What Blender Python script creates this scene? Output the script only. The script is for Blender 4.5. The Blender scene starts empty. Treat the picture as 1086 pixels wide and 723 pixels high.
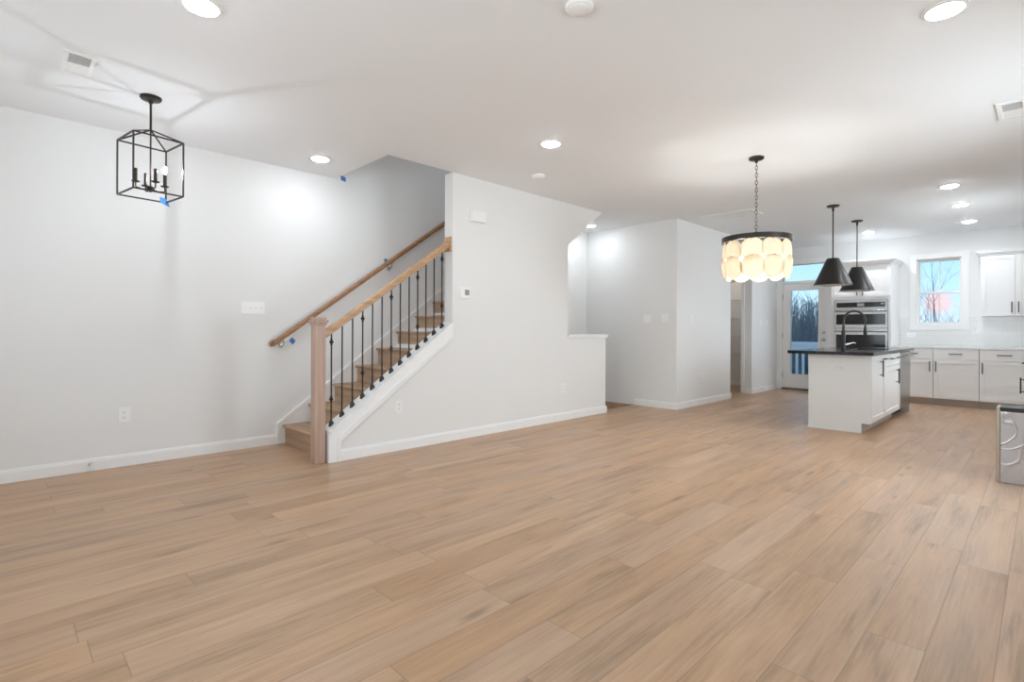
import bpy, bmesh, math, random
from mathutils import Vector, Matrix
random.seed(7)
S = bpy.context.scene
COL = S.collection
R = math.radians

# ---------------------------------------------------------------- camera, sky, exposure
H_CAM, H_CEIL = 1.13, 2.74
cam_data = bpy.data.cameras.new('camera')
cam_data.sensor_width = 36.0
cam_data.lens = 554.0 / 1086.0 * 36.0
cam_data.shift_y = -11.5 / 1086.0
cam_data.clip_start, cam_data.clip_end = 0.05, 300
cam = bpy.data.objects.new('camera', cam_data)
COL.objects.link(cam)
cam.matrix_world = (Matrix.Translation((0, 0, H_CAM)) @ Matrix.Rotation(R(45.563 - 90), 4, 'Z')
                    @ Matrix.Rotation(R(90), 4, 'X') @ Matrix.Rotation(R(0.25), 4, 'Z'))
S.camera = cam
S.view_settings.view_transform = 'Standard'
S.view_settings.look = 'None'
S.view_settings.gamma = 1.0
S.view_settings.use_curve_mapping = False
S.view_settings.exposure = 0.70
S.cycles.use_denoising = True
S.cycles.max_bounces = 10
S.cycles.diffuse_bounces = 7
S.cycles.sample_clamp_indirect = 8.0
S.cycles.caustics_reflective = False
S.cycles.caustics_refractive = False

DOWNLIGHT_L = 56.0      # radiance of a recessed light lens
KITCHEN_L = 120.0        # kitchen lenses set brighter to lift the kitchen
LANTERN_L = 470.0
CHANDELIER_L = 150.0
PENDANT_L = 850.0
SIDE_FILL_W = 54.0  # added fill at the invented side windows
X0_WALL, YR_WALL = -1.6, -1.3
REAR_FILL_W = 40.0          # added fill at each invented rear window
FILL_COLOR = (0.895, 0.97, 1.03)  # daylight tint of the added fill lights
LAMP = (0.925, 0.987, 1.05)

world = bpy.data.worlds.new('dusk_sky')
S.world = world
world.use_nodes = True
wn, wl = world.node_tree.nodes, world.node_tree.links
wn.clear()
w_out = wn.new('ShaderNodeOutputWorld')
w_bg = wn.new('ShaderNodeBackground')
w_tc = wn.new('ShaderNodeTexCoord')
w_sep = wn.new('ShaderNodeSeparateXYZ')
w_ramp = wn.new('ShaderNodeValToRGB')
wl.new(w_tc.outputs['Generated'], w_sep.inputs[0])
wl.new(w_sep.outputs['Z'], w_ramp.inputs['Fac'])
cr = w_ramp.color_ramp
cr.elements[0].position, cr.elements[0].color = 0.0, (0.62, 0.72, 0.85, 1)
cr.elements[1].position, cr.elements[1].color = 0.6, (0.16, 0.38, 0.72, 1)
e = cr.elements.new(0.06); e.color = (0.50, 0.74, 0.92, 1)
e = cr.elements.new(0.14); e.color = (0.36, 0.66, 0.93, 1)
# the sunset glow low in the sky beyond the kitchen window
w_dot = wn.new('ShaderNodeVectorMath'); w_dot.operation = 'DOT_PRODUCT'
gd = Vector((math.cos(R(6.4)), math.sin(R(6.4)), 0.0434)).normalized()
w_dot.inputs[1].default_value = gd
wl.new(w_tc.outputs['Generated'], w_dot.inputs[0])
w_mr = wn.new('ShaderNodeMapRange')
w_mr.inputs['From Min'].default_value = math.cos(R(1.25)); w_mr.inputs['From Max'].default_value = 1.0
wl.new(w_dot.outputs['Value'], w_mr.inputs['Value'])
w_mr.interpolation_type = 'SMOOTHSTEP'; w_mr.inputs['To Max'].default_value = 0.85
w_mix = wn.new('ShaderNodeMix'); w_mix.data_type = 'RGBA'
w_mix.inputs[7].default_value = (0.86, 0.56, 0.58, 1)
wl.new(w_mr.outputs[0], w_mix.inputs[0])
wl.new(w_ramp.outputs[0], w_mix.inputs[6])
wl.new(w_mix.outputs[2], w_bg.inputs['Color'])
w_bg.inputs['Strength'].default_value = 0.88
wl.new(w_bg.outputs[0], w_out.inputs[0])

def area_light(name, loc, rot, sx, sy, watts, color):
    d = bpy.data.lights.new(name, 'AREA')
    d.shape = 'RECTANGLE'; d.size = sx; d.size_y = sy
    d.energy = watts; d.color = color
    o = bpy.data.objects.new(name, d)
    o.location = loc; o.rotation_euler = rot
    COL.objects.link(o)
    return o
# added fill in daylight colour, tilted up, at invented windows out of view
TILT = R(27)
for nm_l, yy_l, w_l in (('fill_living', 1.2, 1.0), ('fill_front', 3.6, 0.3)):
    area_light(nm_l, (X0_WALL - 0.14, yy_l, 1.45), (0, R(-90) - TILT, 0), 1.5, 1.3, REAR_FILL_W * w_l, FILL_COLOR)
for nm_l, xx_l, w_l in (('fill_side', 1.5, 0.27), ('fill_dining', 4.6, 0.85)):
    area_light(nm_l, (xx_l, YR_WALL - 0.14, 1.45), (R(90) + R(8), 0, 0), 1.3, 1.5, SIDE_FILL_W * w_l, FILL_COLOR)  # fill added at unseen side windows
area_light('fill_kitchen', (8.6, -0.60, 1.65), (R(88), 0, 0), 1.3, 1.0, 22.0, (0.95, 0.98, 1.0))  # added fill at a made-up kitchen side window
# unseen fill lights, added to brighten the stairwell and the pantry
area_light('stairwell_fill', (4.2, 4.8, 5.15), (0, 0, 0), 0.3, 0.3, 5.0, LAMP)
area_light('pantry_fill', (10.4, 4.6, 2.70), (0, 0, 0), 0.2, 0.2, 2.5, (1.0, 0.93, 0.84))

# ---------------------------------------------------------------- materials
def mat(name, color, rough=0.5, metal=0.0, spec=0.5, emit=None, strength=0.0, coat=0.0):
    m = bpy.data.materials.new(name); m.use_nodes = True
    b = m.node_tree.nodes['Principled BSDF']
    b.inputs['Base Color'].default_value = (*color, 1)
    b.inputs['Roughness'].default_value = rough
    b.inputs['Metallic'].default_value = metal
    b.inputs['Specular IOR Level'].default_value = spec
    b.inputs['Coat Weight'].default_value = coat
    if emit:
        b.inputs['Emission Color'].default_value = (*emit, 1)
        b.inputs['Emission Strength'].default_value = strength
    return m

def paint(name, color, rough, bump=0.02, scale=180):
    m = mat(name, color, rough, spec=0.3)
    nt = m.node_tree
    b = nt.nodes['Principled BSDF']
    tc = nt.nodes.new('ShaderNodeTexCoord'); n = nt.nodes.new('ShaderNodeTexNoise'); bp = nt.nodes.new('ShaderNodeBump')
    n.inputs['Scale'].default_value = scale
    bp.inputs['Strength'].default_value = bump
    bp.inputs['Distance'].default_value = 0.002
    nt.links.new(tc.outputs['Object'], n.inputs['Vector'])
    nt.links.new(n.outputs['Fac'], bp.inputs['Height'])
    nt.links.new(bp.outputs[0], b.inputs['Normal'])
    return m

def wood(name, dark, light, axis='X', rough=0.4, scale=1.0, spec=0.5):
    """streaky grain along one axis"""
    m = mat(name, light, rough, spec=spec)
    nt = m.node_tree; N = nt.nodes; L = nt.links
    b = N['Principled BSDF']
    tc = N.new('ShaderNodeTexCoord'); mp = N.new('ShaderNodeMapping')
    sc = {'X': (2, 34, 34), 'Y': (34, 2, 34), 'Z': (34, 34, 2)}[axis]
    mp.inputs['Scale'].default_value = [s * scale for s in sc]
    n = N.new('ShaderNodeTexNoise'); n.inputs['Scale'].default_value = 1.0; n.inputs['Detail'].default_value = 5
    rp = N.new('ShaderNodeValToRGB')
    rp.color_ramp.elements[0].position = 0.3; rp.color_ramp.elements[0].color = (*dark, 1)
    rp.color_ramp.elements[1].position = 0.7; rp.color_ramp.elements[1].color = (*light, 1)
    L.new(tc.outputs['Object'], mp.inputs[0]); L.new(mp.outputs[0], n.inputs['Vector'])
    L.new(n.outputs['Fac'], rp.inputs[0]); L.new(rp.outputs[0], b.inputs['Base Color'])
    return m

def floor_material():
    m = mat('oak_plank_floor', (0.6, 0.45, 0.33), 0.38)
    nt = m.node_tree; N = nt.nodes; L = nt.links
    b = N['Principled BSDF']
    def math_(op, a, c=None, d=None):
        n = N.new('ShaderNodeMath'); n.operation = op
        for i, v in enumerate((a, c, d)):
            if v is None: continue
            if isinstance(v, (int, float)): n.inputs[i].default_value = v
            else: L.new(v, n.inputs[i])
        return n.outputs[0]
    PW, PL = 0.178, 1.22
    tc = N.new('ShaderNodeTexCoord'); sp = N.new('ShaderNodeSeparateXYZ')
    L.new(tc.outputs['Object'], sp.inputs[0])
    x, y = sp.outputs['X'], sp.outputs['Y']
    yy = math_('DIVIDE', math_('SUBTRACT', y, 0.114), PW)
    row = math_('FLOOR', yy)
    wr = N.new('ShaderNodeTexWhiteNoise'); wr.noise_dimensions = '1D'; L.new(row, wr.inputs['W'])
    xx = math_('ADD', math_('DIVIDE', x, PL), math_('MULTIPLY', wr.outputs['Value'], 7.3))
    colm = math_('FLOOR', xx)
    cv = N.new('ShaderNodeCombineXYZ'); L.new(row, cv.inputs[0]); L.new(colm, cv.inputs[1])
    wi = N.new('ShaderNodeTexWhiteNoise'); wi.noise_dimensions = '2D'; L.new(cv.outputs[0], wi.inputs['Vector'])
    pid = wi.outputs['Value']
    # grain, shifted plank by plank
    gx = math_('ADD', math_('MULTIPLY', x, 1.0), math_('MULTIPLY', pid, 37.0))
    def grain(sx, sy, det, seed):
        c = N.new('ShaderNodeCombineXYZ')
        L.new(math_('MULTIPLY', gx, sx), c.inputs[0]); L.new(math_('MULTIPLY', y, sy), c.inputs[1])
        L.new(math_('ADD', math_('MULTIPLY', pid, 91.0), seed), c.inputs[2])
        n = N.new('ShaderNodeTexNoise'); n.inputs['Scale'].default_value = 1.0
        n.inputs['Detail'].default_value = det; n.inputs['Roughness'].default_value = 0.6
        n.inputs['Distortion'].default_value = 0.4
        L.new(c.outputs[0], n.inputs['Vector'])
        return n.outputs['Fac']
    g1 = grain(1.1, 9.0, 4, 0.0)
    g2 = grain(3.5, 75.0, 3, 11.0)
    g = math_('ADD', math_('MULTIPLY', g1, 0.62), math_('MULTIPLY', g2, 0.38))
    rp = N.new('ShaderNodeValToRGB')
    rp.color_ramp.elements[0].position = 0.32; rp.color_ramp.elements[0].color = (0.290, 0.188, 0.102, 1)
    rp.color_ramp.elements[1].position = 0.66; rp.color_ramp.elements[1].color = (0.560, 0.362, 0.219, 1)
    e = rp.color_ramp.elements.new(0.47); e.color = (0.460, 0.287, 0.169, 1)
    L.new(g, rp.inputs[0])
    # plank to plank tone
    tone = math_('ADD', math_('MULTIPLY', pid, 0.15), 0.925)
    hs = N.new('ShaderNodeHueSaturation'); L.new(rp.outputs[0], hs.inputs['Color']); L.new(tone, hs.inputs['Value'])
    wi2 = N.new('ShaderNodeTexWhiteNoise'); wi2.noise_dimensions = '3D'
    cv2 = N.new('ShaderNodeCombineXYZ'); L.new(row, cv2.inputs[0]); L.new(colm, cv2.inputs[1]); cv2.inputs[2].default_value = 3.3
    L.new(cv2.outputs[0], wi2.inputs['Vector'])
    L.new(math_('ADD', math_('MULTIPLY', wi2.outputs['Value'], 0.14), 0.92), hs.inputs['Saturation'])
    # knots
    kc = N.new('ShaderNodeCombineXYZ')
    L.new(math_('MULTIPLY', gx, 1.5), kc.inputs[0]); L.new(math_('MULTIPLY', y, 7.5), kc.inputs[1]); L.new(pid, kc.inputs[2])
    vo = N.new('ShaderNodeTexVoronoi'); vo.inputs['Scale'].default_value = 1.0
    L.new(kc.outputs[0], vo.inputs['Vector'])
    sc = N.new('ShaderNodeSeparateColor'); L.new(vo.outputs['Color'], sc.inputs[0])
    kd = math_('ADD', vo.outputs['Distance'], math_('MULTIPLY', math_('SUBTRACT', g2, 0.5), 0.30))
    km = N.new('ShaderNodeMapRange'); km.inputs['From Min'].default_value = 0.17; km.inputs['From Max'].default_value = 0.03
    L.new(kd, km.inputs['Value'])
    kf = math_('MULTIPLY', math_('MULTIPLY', km.outputs[0], math_('GREATER_THAN', sc.outputs[0], 0.66)), 0.6)
    mk = N.new('ShaderNodeMix'); mk.data_type = 'RGBA'; mk.inputs[7].default_value = (0.16, 0.10, 0.065, 1)
    L.new(kf, mk.inputs[0]); L.new(hs.outputs[0], mk.inputs[6])
    # seams
    fy = math_('FRACT', yy); fx = math_('FRACT', xx)
    dy = math_('MULTIPLY', math_('MINIMUM', fy, math_('SUBTRACT', 1.0, fy)), PW)
    dx = math_('MULTIPLY', math_('MINIMUM', fx, math_('SUBTRACT', 1.0, fx)), PL)
    d = math_('MINIMUM', dy, dx)
    sm = N.new('ShaderNodeMapRange'); sm.inputs['From Min'].default_value = 0.0008; sm.inputs['From Max'].default_value = 0.0026
    sm.inputs['To Min'].default_value = 0.5; sm.inputs['To Max'].default_value = 0.0
    L.new(d, sm.inputs['Value'])
    ms = N.new('ShaderNodeMix'); ms.data_type = 'RGBA'; ms.inputs[7].default_value = (0.15, 0.10, 0.07, 1)
    L.new(sm.outputs[0], ms.inputs[0]); L.new(mk.outputs[2], ms.inputs[6])
    L.new(ms.outputs[2], b.inputs['Base Color'])
    L.new(math_('ADD', math_('MULTIPLY', g2, 0.16), 0.30), b.inputs['Roughness'])
    bp = N.new('ShaderNodeBump'); bp.inputs['Strength'].default_value = 0.25; bp.inputs['Distance'].default_value = 0.0015
    L.new(math_('SUBTRACT', g2, math_('MULTIPLY', sm.outputs[0], 1.4)), bp.inputs['Height'])
    L.new(bp.outputs[0], b.inputs['Normal'])
    return m

def tile_material():
    m = mat('white_subway_tile', (0.80, 0.80, 0.79), 0.2)
    nt = m.node_tree; N = nt.nodes; L = nt.links
    tc = N.new('ShaderNodeTexCoord'); sp = N.new('ShaderNodeSeparateXYZ'); cb = N.new('ShaderNodeCombineXYZ')
    L.new(tc.outputs['Object'], sp.inputs[0])
    ad = N.new('ShaderNodeMath'); ad.operation = 'ADD'
    L.new(sp.outputs['X'], ad.inputs[0]); L.new(sp.outputs['Y'], ad.inputs[1])
    L.new(ad.outputs[0], cb.inputs[0]); L.new(sp.outputs['Z'], cb.inputs[1])
    br = N.new('ShaderNodeTexBrick')
    br.inputs['Color1'].default_value = (0.80, 0.80, 0.79, 1); br.inputs['Color2'].default_value = (0.77, 0.77, 0.765, 1)
    br.inputs['Mortar'].default_value = (0.68, 0.68, 0.67, 1)
    br.inputs['Scale'].default_value = 1.0; br.inputs['Brick Width'].default_value = 0.305
    br.inputs['Row Height'].default_value = 0.0765; br.inputs['Mortar Size'].default_value = 0.0016
    L.new(cb.outputs[0], br.inputs['Vector'])
    L.new(br.outputs['Color'], N['Principled BSDF'].inputs['Base Color'])
    bp = N.new('ShaderNodeBump'); bp.invert = True; bp.inputs['Strength'].default_value = 0.3; bp.inputs['Distance'].default_value = 0.001
    L.new(br.outputs['Fac'], bp.inputs['Height']); L.new(bp.outputs[0], N['Principled BSDF'].inputs['Normal'])
    return m

def granite_material():
    m = mat('black_granite', (0.02, 0.02, 0.022), 0.12, spec=0.35)
    nt = m.node_tree; N = nt.nodes; L = nt.links
    tc = N.new('ShaderNodeTexCoord'); n = N.new('ShaderNodeTexNoise'); n.inputs['Scale'].default_value = 140
    rp = N.new('ShaderNodeValToRGB')
    rp.color_ramp.elements[0].position = 0.5; rp.color_ramp.elements[0].color = (0.006, 0.006, 0.007, 1)
    rp.color_ramp.elements[1].position = 0.75; rp.color_ramp.elements[1].color = (0.05, 0.05, 0.054, 1)
    L.new(tc.outputs['Object'], n.inputs['Vector']); L.new(n.outputs['Fac'], rp.inputs[0])
    L.new(rp.outputs[0], N['Principled BSDF'].inputs['Base Color'])
    return m

def steel_material(name, axis, wavy=0.0, color=(0.45, 0.445, 0.44)):
    m = mat(name, color, 0.27, metal=1.0)
    nt = m.node_tree; N = nt.nodes; L = nt.links
    tc = N.new('ShaderNodeTexCoord'); mp = N.new('ShaderNodeMapping')
    mp.inputs['Scale'].default_value = {'Y': (400, 4, 400), 'Z': (400, 400, 4), 'X': (4, 400, 400)}[axis]
    n = N.new('ShaderNodeTexNoise'); n.inputs['Scale'].default_value = 1.0
    bp = N.new('ShaderNodeBump'); bp.inputs['Strength'].default_value = 0.06; bp.inputs['Distance'].default_value = 0.001
    L.new(tc.outputs['Object'], mp.inputs[0]); L.new(mp.outputs[0], n.inputs['Vector'])
    L.new(n.outputs['Fac'], bp.inputs['Height'])
    last = bp
    if wavy:   # loose protective film with soft folds
        n2 = N.new('ShaderNodeTexNoise'); n2.inputs['Scale'].default_value = 3.2; n2.inputs['Detail'].default_value = 1
        n2.inputs['Distortion'].default_value = 0.9
        ab = N.new('ShaderNodeMath'); ab.operation = 'SUBTRACT'; ab.inputs[1].default_value = 0.5
        a2 = N.new('ShaderNodeMath'); a2.operation = 'ABSOLUTE'
        pw = N.new('ShaderNodeMapRange'); pw.interpolation_type = 'SMOOTHSTEP'
        pw.inputs['From Min'].default_value = 0.0; pw.inputs['From Max'].default_value = 0.035
        pw.inputs['To Min'].default_value = 1.0; pw.inputs['To Max'].default_value = 0.0
        L.new(tc.outputs['Object'], n2.inputs['Vector']); L.new(n2.outputs['Fac'], ab.inputs[0])
        L.new(ab.outputs[0], a2.inputs[0]); L.new(a2.outputs[0], pw.inputs['Value'])
        b2 = N.new('ShaderNodeBump'); b2.inputs['Strength'].default_value = wavy; b2.inputs['Distance'].default_value = 0.012
        L.new(pw.outputs[0], b2.inputs['Height']); L.new(bp.outputs[0], b2.inputs['Normal'])
        last = b2
    L.new(last.outputs[0], N['Principled BSDF'].inputs['Normal'])
    return m

def glass_material():
    m = bpy.data.materials.new('window_glass'); m.use_nodes = True
    nt = m.node_tree; N = nt.nodes; L = nt.links
    N.clear()
    o = N.new('ShaderNodeOutputMaterial'); mx = N.new('ShaderNodeMixShader')
    t = N.new('ShaderNodeBsdfTransparent'); g = N.new('ShaderNodeBsdfGlossy'); g.inputs['Roughness'].default_value = 0.02
    fr = N.new('ShaderNodeFresnel'); fr.inputs['IOR'].default_value = 1.33
    t.inputs['Color'].default_value = (0.96, 0.98, 0.98, 1)
    L.new(fr.outputs[0], mx.inputs[0]); L.new(t.outputs[0], mx.inputs[1]); L.new(g.outputs[0], mx.inputs[2])
    L.new(mx.outputs[0], o.inputs[0])
    return m

def alabaster_material():
    m = bpy.data.materials.new('alabaster'); m.use_nodes = True
    nt = m.node_tree; N = nt.nodes; L = nt.links
    N.clear()
    o = N.new('ShaderNodeOutputMaterial'); mx = N.new('ShaderNodeMixShader')
    d = N.new('ShaderNodeBsdfDiffuse'); t = N.new('ShaderNodeBsdfTranslucent')
    tc = N.new('ShaderNodeTexCoord'); n = N.new('ShaderNodeTexNoise'); n.inputs['Scale'].default_value = 14; n.inputs['Detail'].default_value = 3
    rp = N.new('ShaderNodeValToRGB')
    rp.color_ramp.elements[0].position = 0.3; rp.color_ramp.elements[0].color = (0.86, 0.785, 0.66, 1)
    rp.color_ramp.elements[1].position = 0.7; rp.color_ramp.elements[1].color = (0.93, 0.885, 0.80, 1)
    L.new(tc.outputs['Object'], n.inputs['Vector']); L.new(n.outputs['Fac'], rp.inputs[0])
    L.new(rp.outputs[0], d.inputs[0]); L.new(rp.outputs[0], t.inputs[0])
    mx.inputs[0].default_value = 0.66
    L.new(d.outputs[0], mx.inputs[1]); L.new(t.outputs[0], mx.inputs[2]); L.new(mx.outputs[0], o.inputs[0])
    return m

M = {
    'wall': paint('wall_paint', (0.83, 0.83, 0.822), 0.6),
    'ceiling': paint('ceiling_paint', (0.875, 0.895, 0.915), 0.75),
    'trim': mat('white_trim', (0.90, 0.90, 0.895), 0.35),
    'cabinet': mat('white_cabinet_paint', (0.85, 0.85, 0.845), 0.38),
    'island': mat('island_paint', (0.66, 0.66, 0.65), 0.42),
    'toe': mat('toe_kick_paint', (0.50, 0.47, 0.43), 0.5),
    'plastic': mat('white_plastic', (0.91, 0.91, 0.90), 0.3),
    'slot': mat('dark_slot', (0.10, 0.10, 0.10), 0.6),
    'ventdark': mat('duct_dark', (0.11, 0.105, 0.098), 0.8),
    'black': mat('black_metal', (0.022, 0.020, 0.018), 0.38, metal=0.3),
    'bronze': mat('dark_bronze', (0.050, 0.042, 0.034), 0.42, metal=0.75),
    'gunmetal': mat('gunmetal', (0.07, 0.07, 0.072), 0.3, metal=0.9),
    'pull': mat('dark_pull', (0.045, 0.042, 0.040), 0.4, metal=0.6),
    'chrome': mat('brushed_nickel', (0.55, 0.54, 0.52), 0.3, metal=1.0),
    'ovenglass': mat('black_oven_glass', (0.012, 0.012, 0.013), 0.08),
    'display': mat('grey_display', (0.30, 0.31, 0.31), 0.25),
    'tape': mat('blue_tape', (0.055, 0.22, 0.56), 0.6),
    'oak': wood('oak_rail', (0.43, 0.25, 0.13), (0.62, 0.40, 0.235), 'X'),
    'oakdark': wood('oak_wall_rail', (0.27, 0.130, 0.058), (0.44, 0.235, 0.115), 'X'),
    'newel': wood('oak_newel', (0.41, 0.275, 0.205), (0.53, 0.375, 0.29), 'Z'),
    'tread': wood('oak_tread', (0.36, 0.24, 0.155), (0.55, 0.39, 0.27), 'Y', rough=0.65, scale=0.6, spec=0.12),
    'floor': floor_material(),
    'tile': tile_material(),
    'granite': granite_material(),
    'quartz': mat('pale_quartz', (0.74, 0.74, 0.735), 0.2),
    'steel': steel_material('stainless_steel', 'Y'),
    'steelfilm': steel_material('stainless_under_film', 'Z', 0.10, (0.50, 0.49, 0.50)),
    'edgereflect': mat('floor_reflection_edge', (0.42, 0.36, 0.27), 0.4, metal=0.6),  # floor's reflection on the rounded edge, put into the colour
    'glass': glass_material(),
    'alabaster': alabaster_material(),
    'downlight': mat('lit_lens', (0.9, 0.9, 0.9), 0.5, emit=LAMP, strength=DOWNLIGHT_L),
    'downlight_kitchen': mat('lit_kitchen_lens', (0.9, 0.9, 0.9), 0.5, emit=LAMP, strength=KITCHEN_L),
    'bulb': mat('lit_candle_bulb', (1, 1, 1), 0.4, emit=LAMP, strength=LANTERN_L),
    'warmbulb': mat('lit_warm_bulb', (1, 1, 1), 0.4, emit=(0.98, 0.955, 0.90), strength=CHANDELIER_L),
    'pendbulb': mat('lit_pendant_bulb', (1, 1, 1), 0.4, emit=(1.0, 0.94, 0.85), strength=PENDANT_L),
    'shadewhite': mat('white_shade_lining', (0.85, 0.84, 0.82), 0.6),
    'wire': mat('white_wire', (0.80, 0.79, 0.77), 0.4),
    'deck': wood('weathered_deck', (0.20, 0.17, 0.14), (0.32, 0.28, 0.24), 'Y', rough=0.8),
    'rail': mat('white_vinyl_rail', (0.90, 0.90, 0.89), 0.4),
    'bark': wood('grey_bark', (0.12, 0.115, 0.115), (0.22, 0.21, 0.21), 'Z', rough=0.9),
    'brush': mat('dry_brush', (0.24, 0.25, 0.26), 0.9),
    'earth': paint('leaf_litter_ground', (0.12, 0.10, 0.085), 0.95, 0.6, 3),
    'paper': mat('brown_paper', (0.50, 0.43, 0.35), 0.8),
}

# ---------------------------------------------------------------- mesh helpers
ORG = {}
class MB:
    """collects shapes; T maps local (a, b, c) to world"""
    def __init__(self, T=None):
        self.v, self.f, self.T = [], [], T
    def add(self, vs, fs):
        n = len(self.v)
        if self.T: vs = [self.T(*p) for p in vs]
        self.v += [tuple(p) for p in vs]
        self.f += [tuple(i + n for i in f) for f in fs]
        return self
    def box(self, x0, x1, y0, y1, z0, z1):
        x0, x1 = sorted((x0, x1)); y0, y1 = sorted((y0, y1)); z0, z1 = sorted((z0, z1))
        vs = [(x, y, z) for x in (x0, x1) for y in (y0, y1) for z in (z0, z1)]
        return self.add(vs, [(0, 1, 3, 2), (4, 6, 7, 5), (0, 4, 5, 1), (2, 3, 7, 6), (0, 2, 6, 4), (1, 5, 7, 3)])
    def prism(self, pts, y0, y1):
        """polygon given in (x, z), extruded along y"""
        n = len(pts)
        vs = [(x, y0, z) for x, z in pts] + [(x, y1, z) for x, z in pts]
        return self.add(vs, [tuple(range(n)), tuple(range(2 * n - 1, n - 1, -1))]
                        + [(i, i + n, (i + 1) % n + n, (i + 1) % n) for i in range(n)])
    def tube(self, path, r, seg=8, cap=True):
        path = [Vector(p) for p in path]
        rs = r if isinstance(r, (list, tuple)) else [r] * len(path)
        t0 = (path[1] - path[0]).normalized()
        u = t0.orthogonal().normalized()
        vs, fs = [], []
        for i, p in enumerate(path):
            if i == 0: t = t0
            elif i == len(path) - 1: t = (path[i] - path[i - 1]).normalized()
            else: t = ((path[i + 1] - path[i]).normalized() + (path[i] - path[i - 1]).normalized()).normalized()
            u = (u - t * u.dot(t)).normalized()
            w = t.cross(u)
            for k in range(seg):
                a = 2 * math.pi * k / seg
                vs.append(p + (u * math.cos(a) + w * math.sin(a)) * rs[i])
        for i in range(len(path) - 1):
            for k in range(seg):
                a, b = i * seg + k, i * seg + (k + 1) % seg
                fs.append((a, b, b + seg, a + seg))
        if cap:
            fs.append(tuple(range(seg - 1, -1, -1)))
            fs.append(tuple(range((len(path) - 1) * seg, len(path) * seg)))
        return self.add(vs, fs)
    def bar(self, p0, p1, w, up=None, h=None):
        """square bar between two points"""
        p0, p1 = Vector(p0), Vector(p1)
        t = (p1 - p0).normalized()
        u = Vector(up) if up else (Vector((0, 0, 1)) if abs(t.z) < 0.9 else Vector((1, 0, 0)))
        s = t.cross(u).normalized(); u = s.cross(t).normalized()
        h = h or w
        vs = [p + s * a * w / 2 + u * b * h / 2 for p in (p0, p1) for a, b in ((-1, -1), (1, -1), (1, 1), (-1, 1))]
        return self.add(vs, [(0, 1, 2, 3), (7, 6, 5, 4)] + [(i, i + 4, (i + 1) % 4 + 4, (i + 1) % 4) for i in range(4)])
    def lathe(self, prof, c, seg=32, axis='Z', close=False):
        """profile of (radius, height) about a vertical (or x / y) axis through c"""
        vs, fs = [], []
        for r, z in prof:
            for k in range(seg):
                a = 2 * math.pi * k / seg
                p = (r * math.cos(a), r * math.sin(a), z)
                if axis == 'X': p = (p[2], p[0], p[1])
                if axis == 'Y': p = (p[0], p[2], p[1])
                vs.append((c[0] + p[0], c[1] + p[1], c[2] + p[2]))
        n = len(prof)
        for i in range(n if close else n - 1):
            for k in range(seg):
                a, b = i * seg + k, i * seg + (k + 1) % seg
                j = (i + 1) % n
                fs.append((a, b, j * seg + (k + 1) % seg, j * seg + k))
        if not close:
            if prof[0][0] > 1e-6: fs.append(tuple(range(seg - 1, -1, -1)))
            if prof[-1][0] > 1e-6: fs.append(tuple(range((n - 1) * seg, n * seg)))
        return self.add(vs, fs)
    def sphere(self, c, r, seg=16, rings=10, sz=1.0):
        prof = [(max(r * math.sin(math.pi * i / rings), 1e-7), -r * sz * math.cos(math.pi * i / rings)) for i in range(rings + 1)]
        return self.lathe(prof, c, seg)
    def build(self, name, m, parent=None, bevel=0.0, smooth=False, org=None):
        o0 = Vector(org) if org is not None else (ORG[parent.name] if parent else Vector((0, 0, 0)))
        me = bpy.data.meshes.new(name)
        bm = bmesh.new()
        bv = [bm.verts.new(Vector(p) - o0) for p in self.v]
        for f in self.f:
            try: bm.faces.new([bv[i] for i in f])
            except ValueError: pass
        bmesh.ops.remove_doubles(bm, verts=bm.verts, dist=1e-6)
        bmesh.ops.recalc_face_normals(bm, faces=bm.faces)
        bm.to_mesh(me); bm.free()
        me.materials.append(m)
        o = bpy.data.objects.new(name, me)
        COL.objects.link(o)
        if parent: o.parent = parent
        else: o.location = o0
        ORG[o.name] = o0
        if smooth:
            me.polygons.foreach_set('use_smooth', [True] * len(me.polygons))
            me.set_sharp_from_angle(angle=R(40))
        if bevel:
            bm_ = o.modifiers.new('bevel', 'BEVEL'); bm_.width = bevel; bm_.segments = 2
            bm_.limit_method = 'ANGLE'; bm_.angle_limit = R(40)
        return o

def tag(o, label=None, cat=None, group=None, kind=None):
    if label: o['label'] = label
    if cat: o['category'] = cat
    if group: o['group'] = group
    if kind: o['kind'] = kind
    return o
def thing(name, label, cat, loc, group=None):
    o = bpy.data.objects.new(name, None)
    o.location = loc; o.empty_display_size = 0.1
    COL.objects.link(o)
    ORG[o.name] = Vector(loc)
    return tag(o, label, cat, group)
def struct(name, mb, m, parent=None, bevel=0.0, label=None):
    o = mb.build(name, m, parent, bevel)
    o['kind'] = 'structure'
    if label: o['label'] = label
    return o

# ---------------------------------------------------------------- room shell
YL, YC, YC2 = 5.30, 4.24, 4.37         # left wall, stair wall (two faces)
XB = 11.0                              # window wall
XK, YK = 6.92, 3.69                    # corner of the wall block
XP = 9.73                              # pantry wall
YR = -0.46                             # kitchen right wall
YR2 = -1.3                             # living room right wall
X0 = -1.6                              # wall behind the camera

fl = MB()
fl.box(X0, XB, YR2, 4.38, -0.12, 0)
fl.box(X0, 3.45, 4.38, YL, -0.12, 0)
fl.box(XK, XB, 4.38, YL, -0.12, 0)
struct('floor', fl, M['floor'])

ce = MB()
ce.box(X0, XB, YR2, YC, H_CEIL, H_CEIL + 0.12)
ce.box(X0, 2.55, YC, YL, H_CEIL, H_CEIL + 0.12)
ce.box(5.88, XB, YC, YL, H_CEIL, H_CEIL + 0.12)
struct('ceiling', ce, M['ceiling'])

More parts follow.
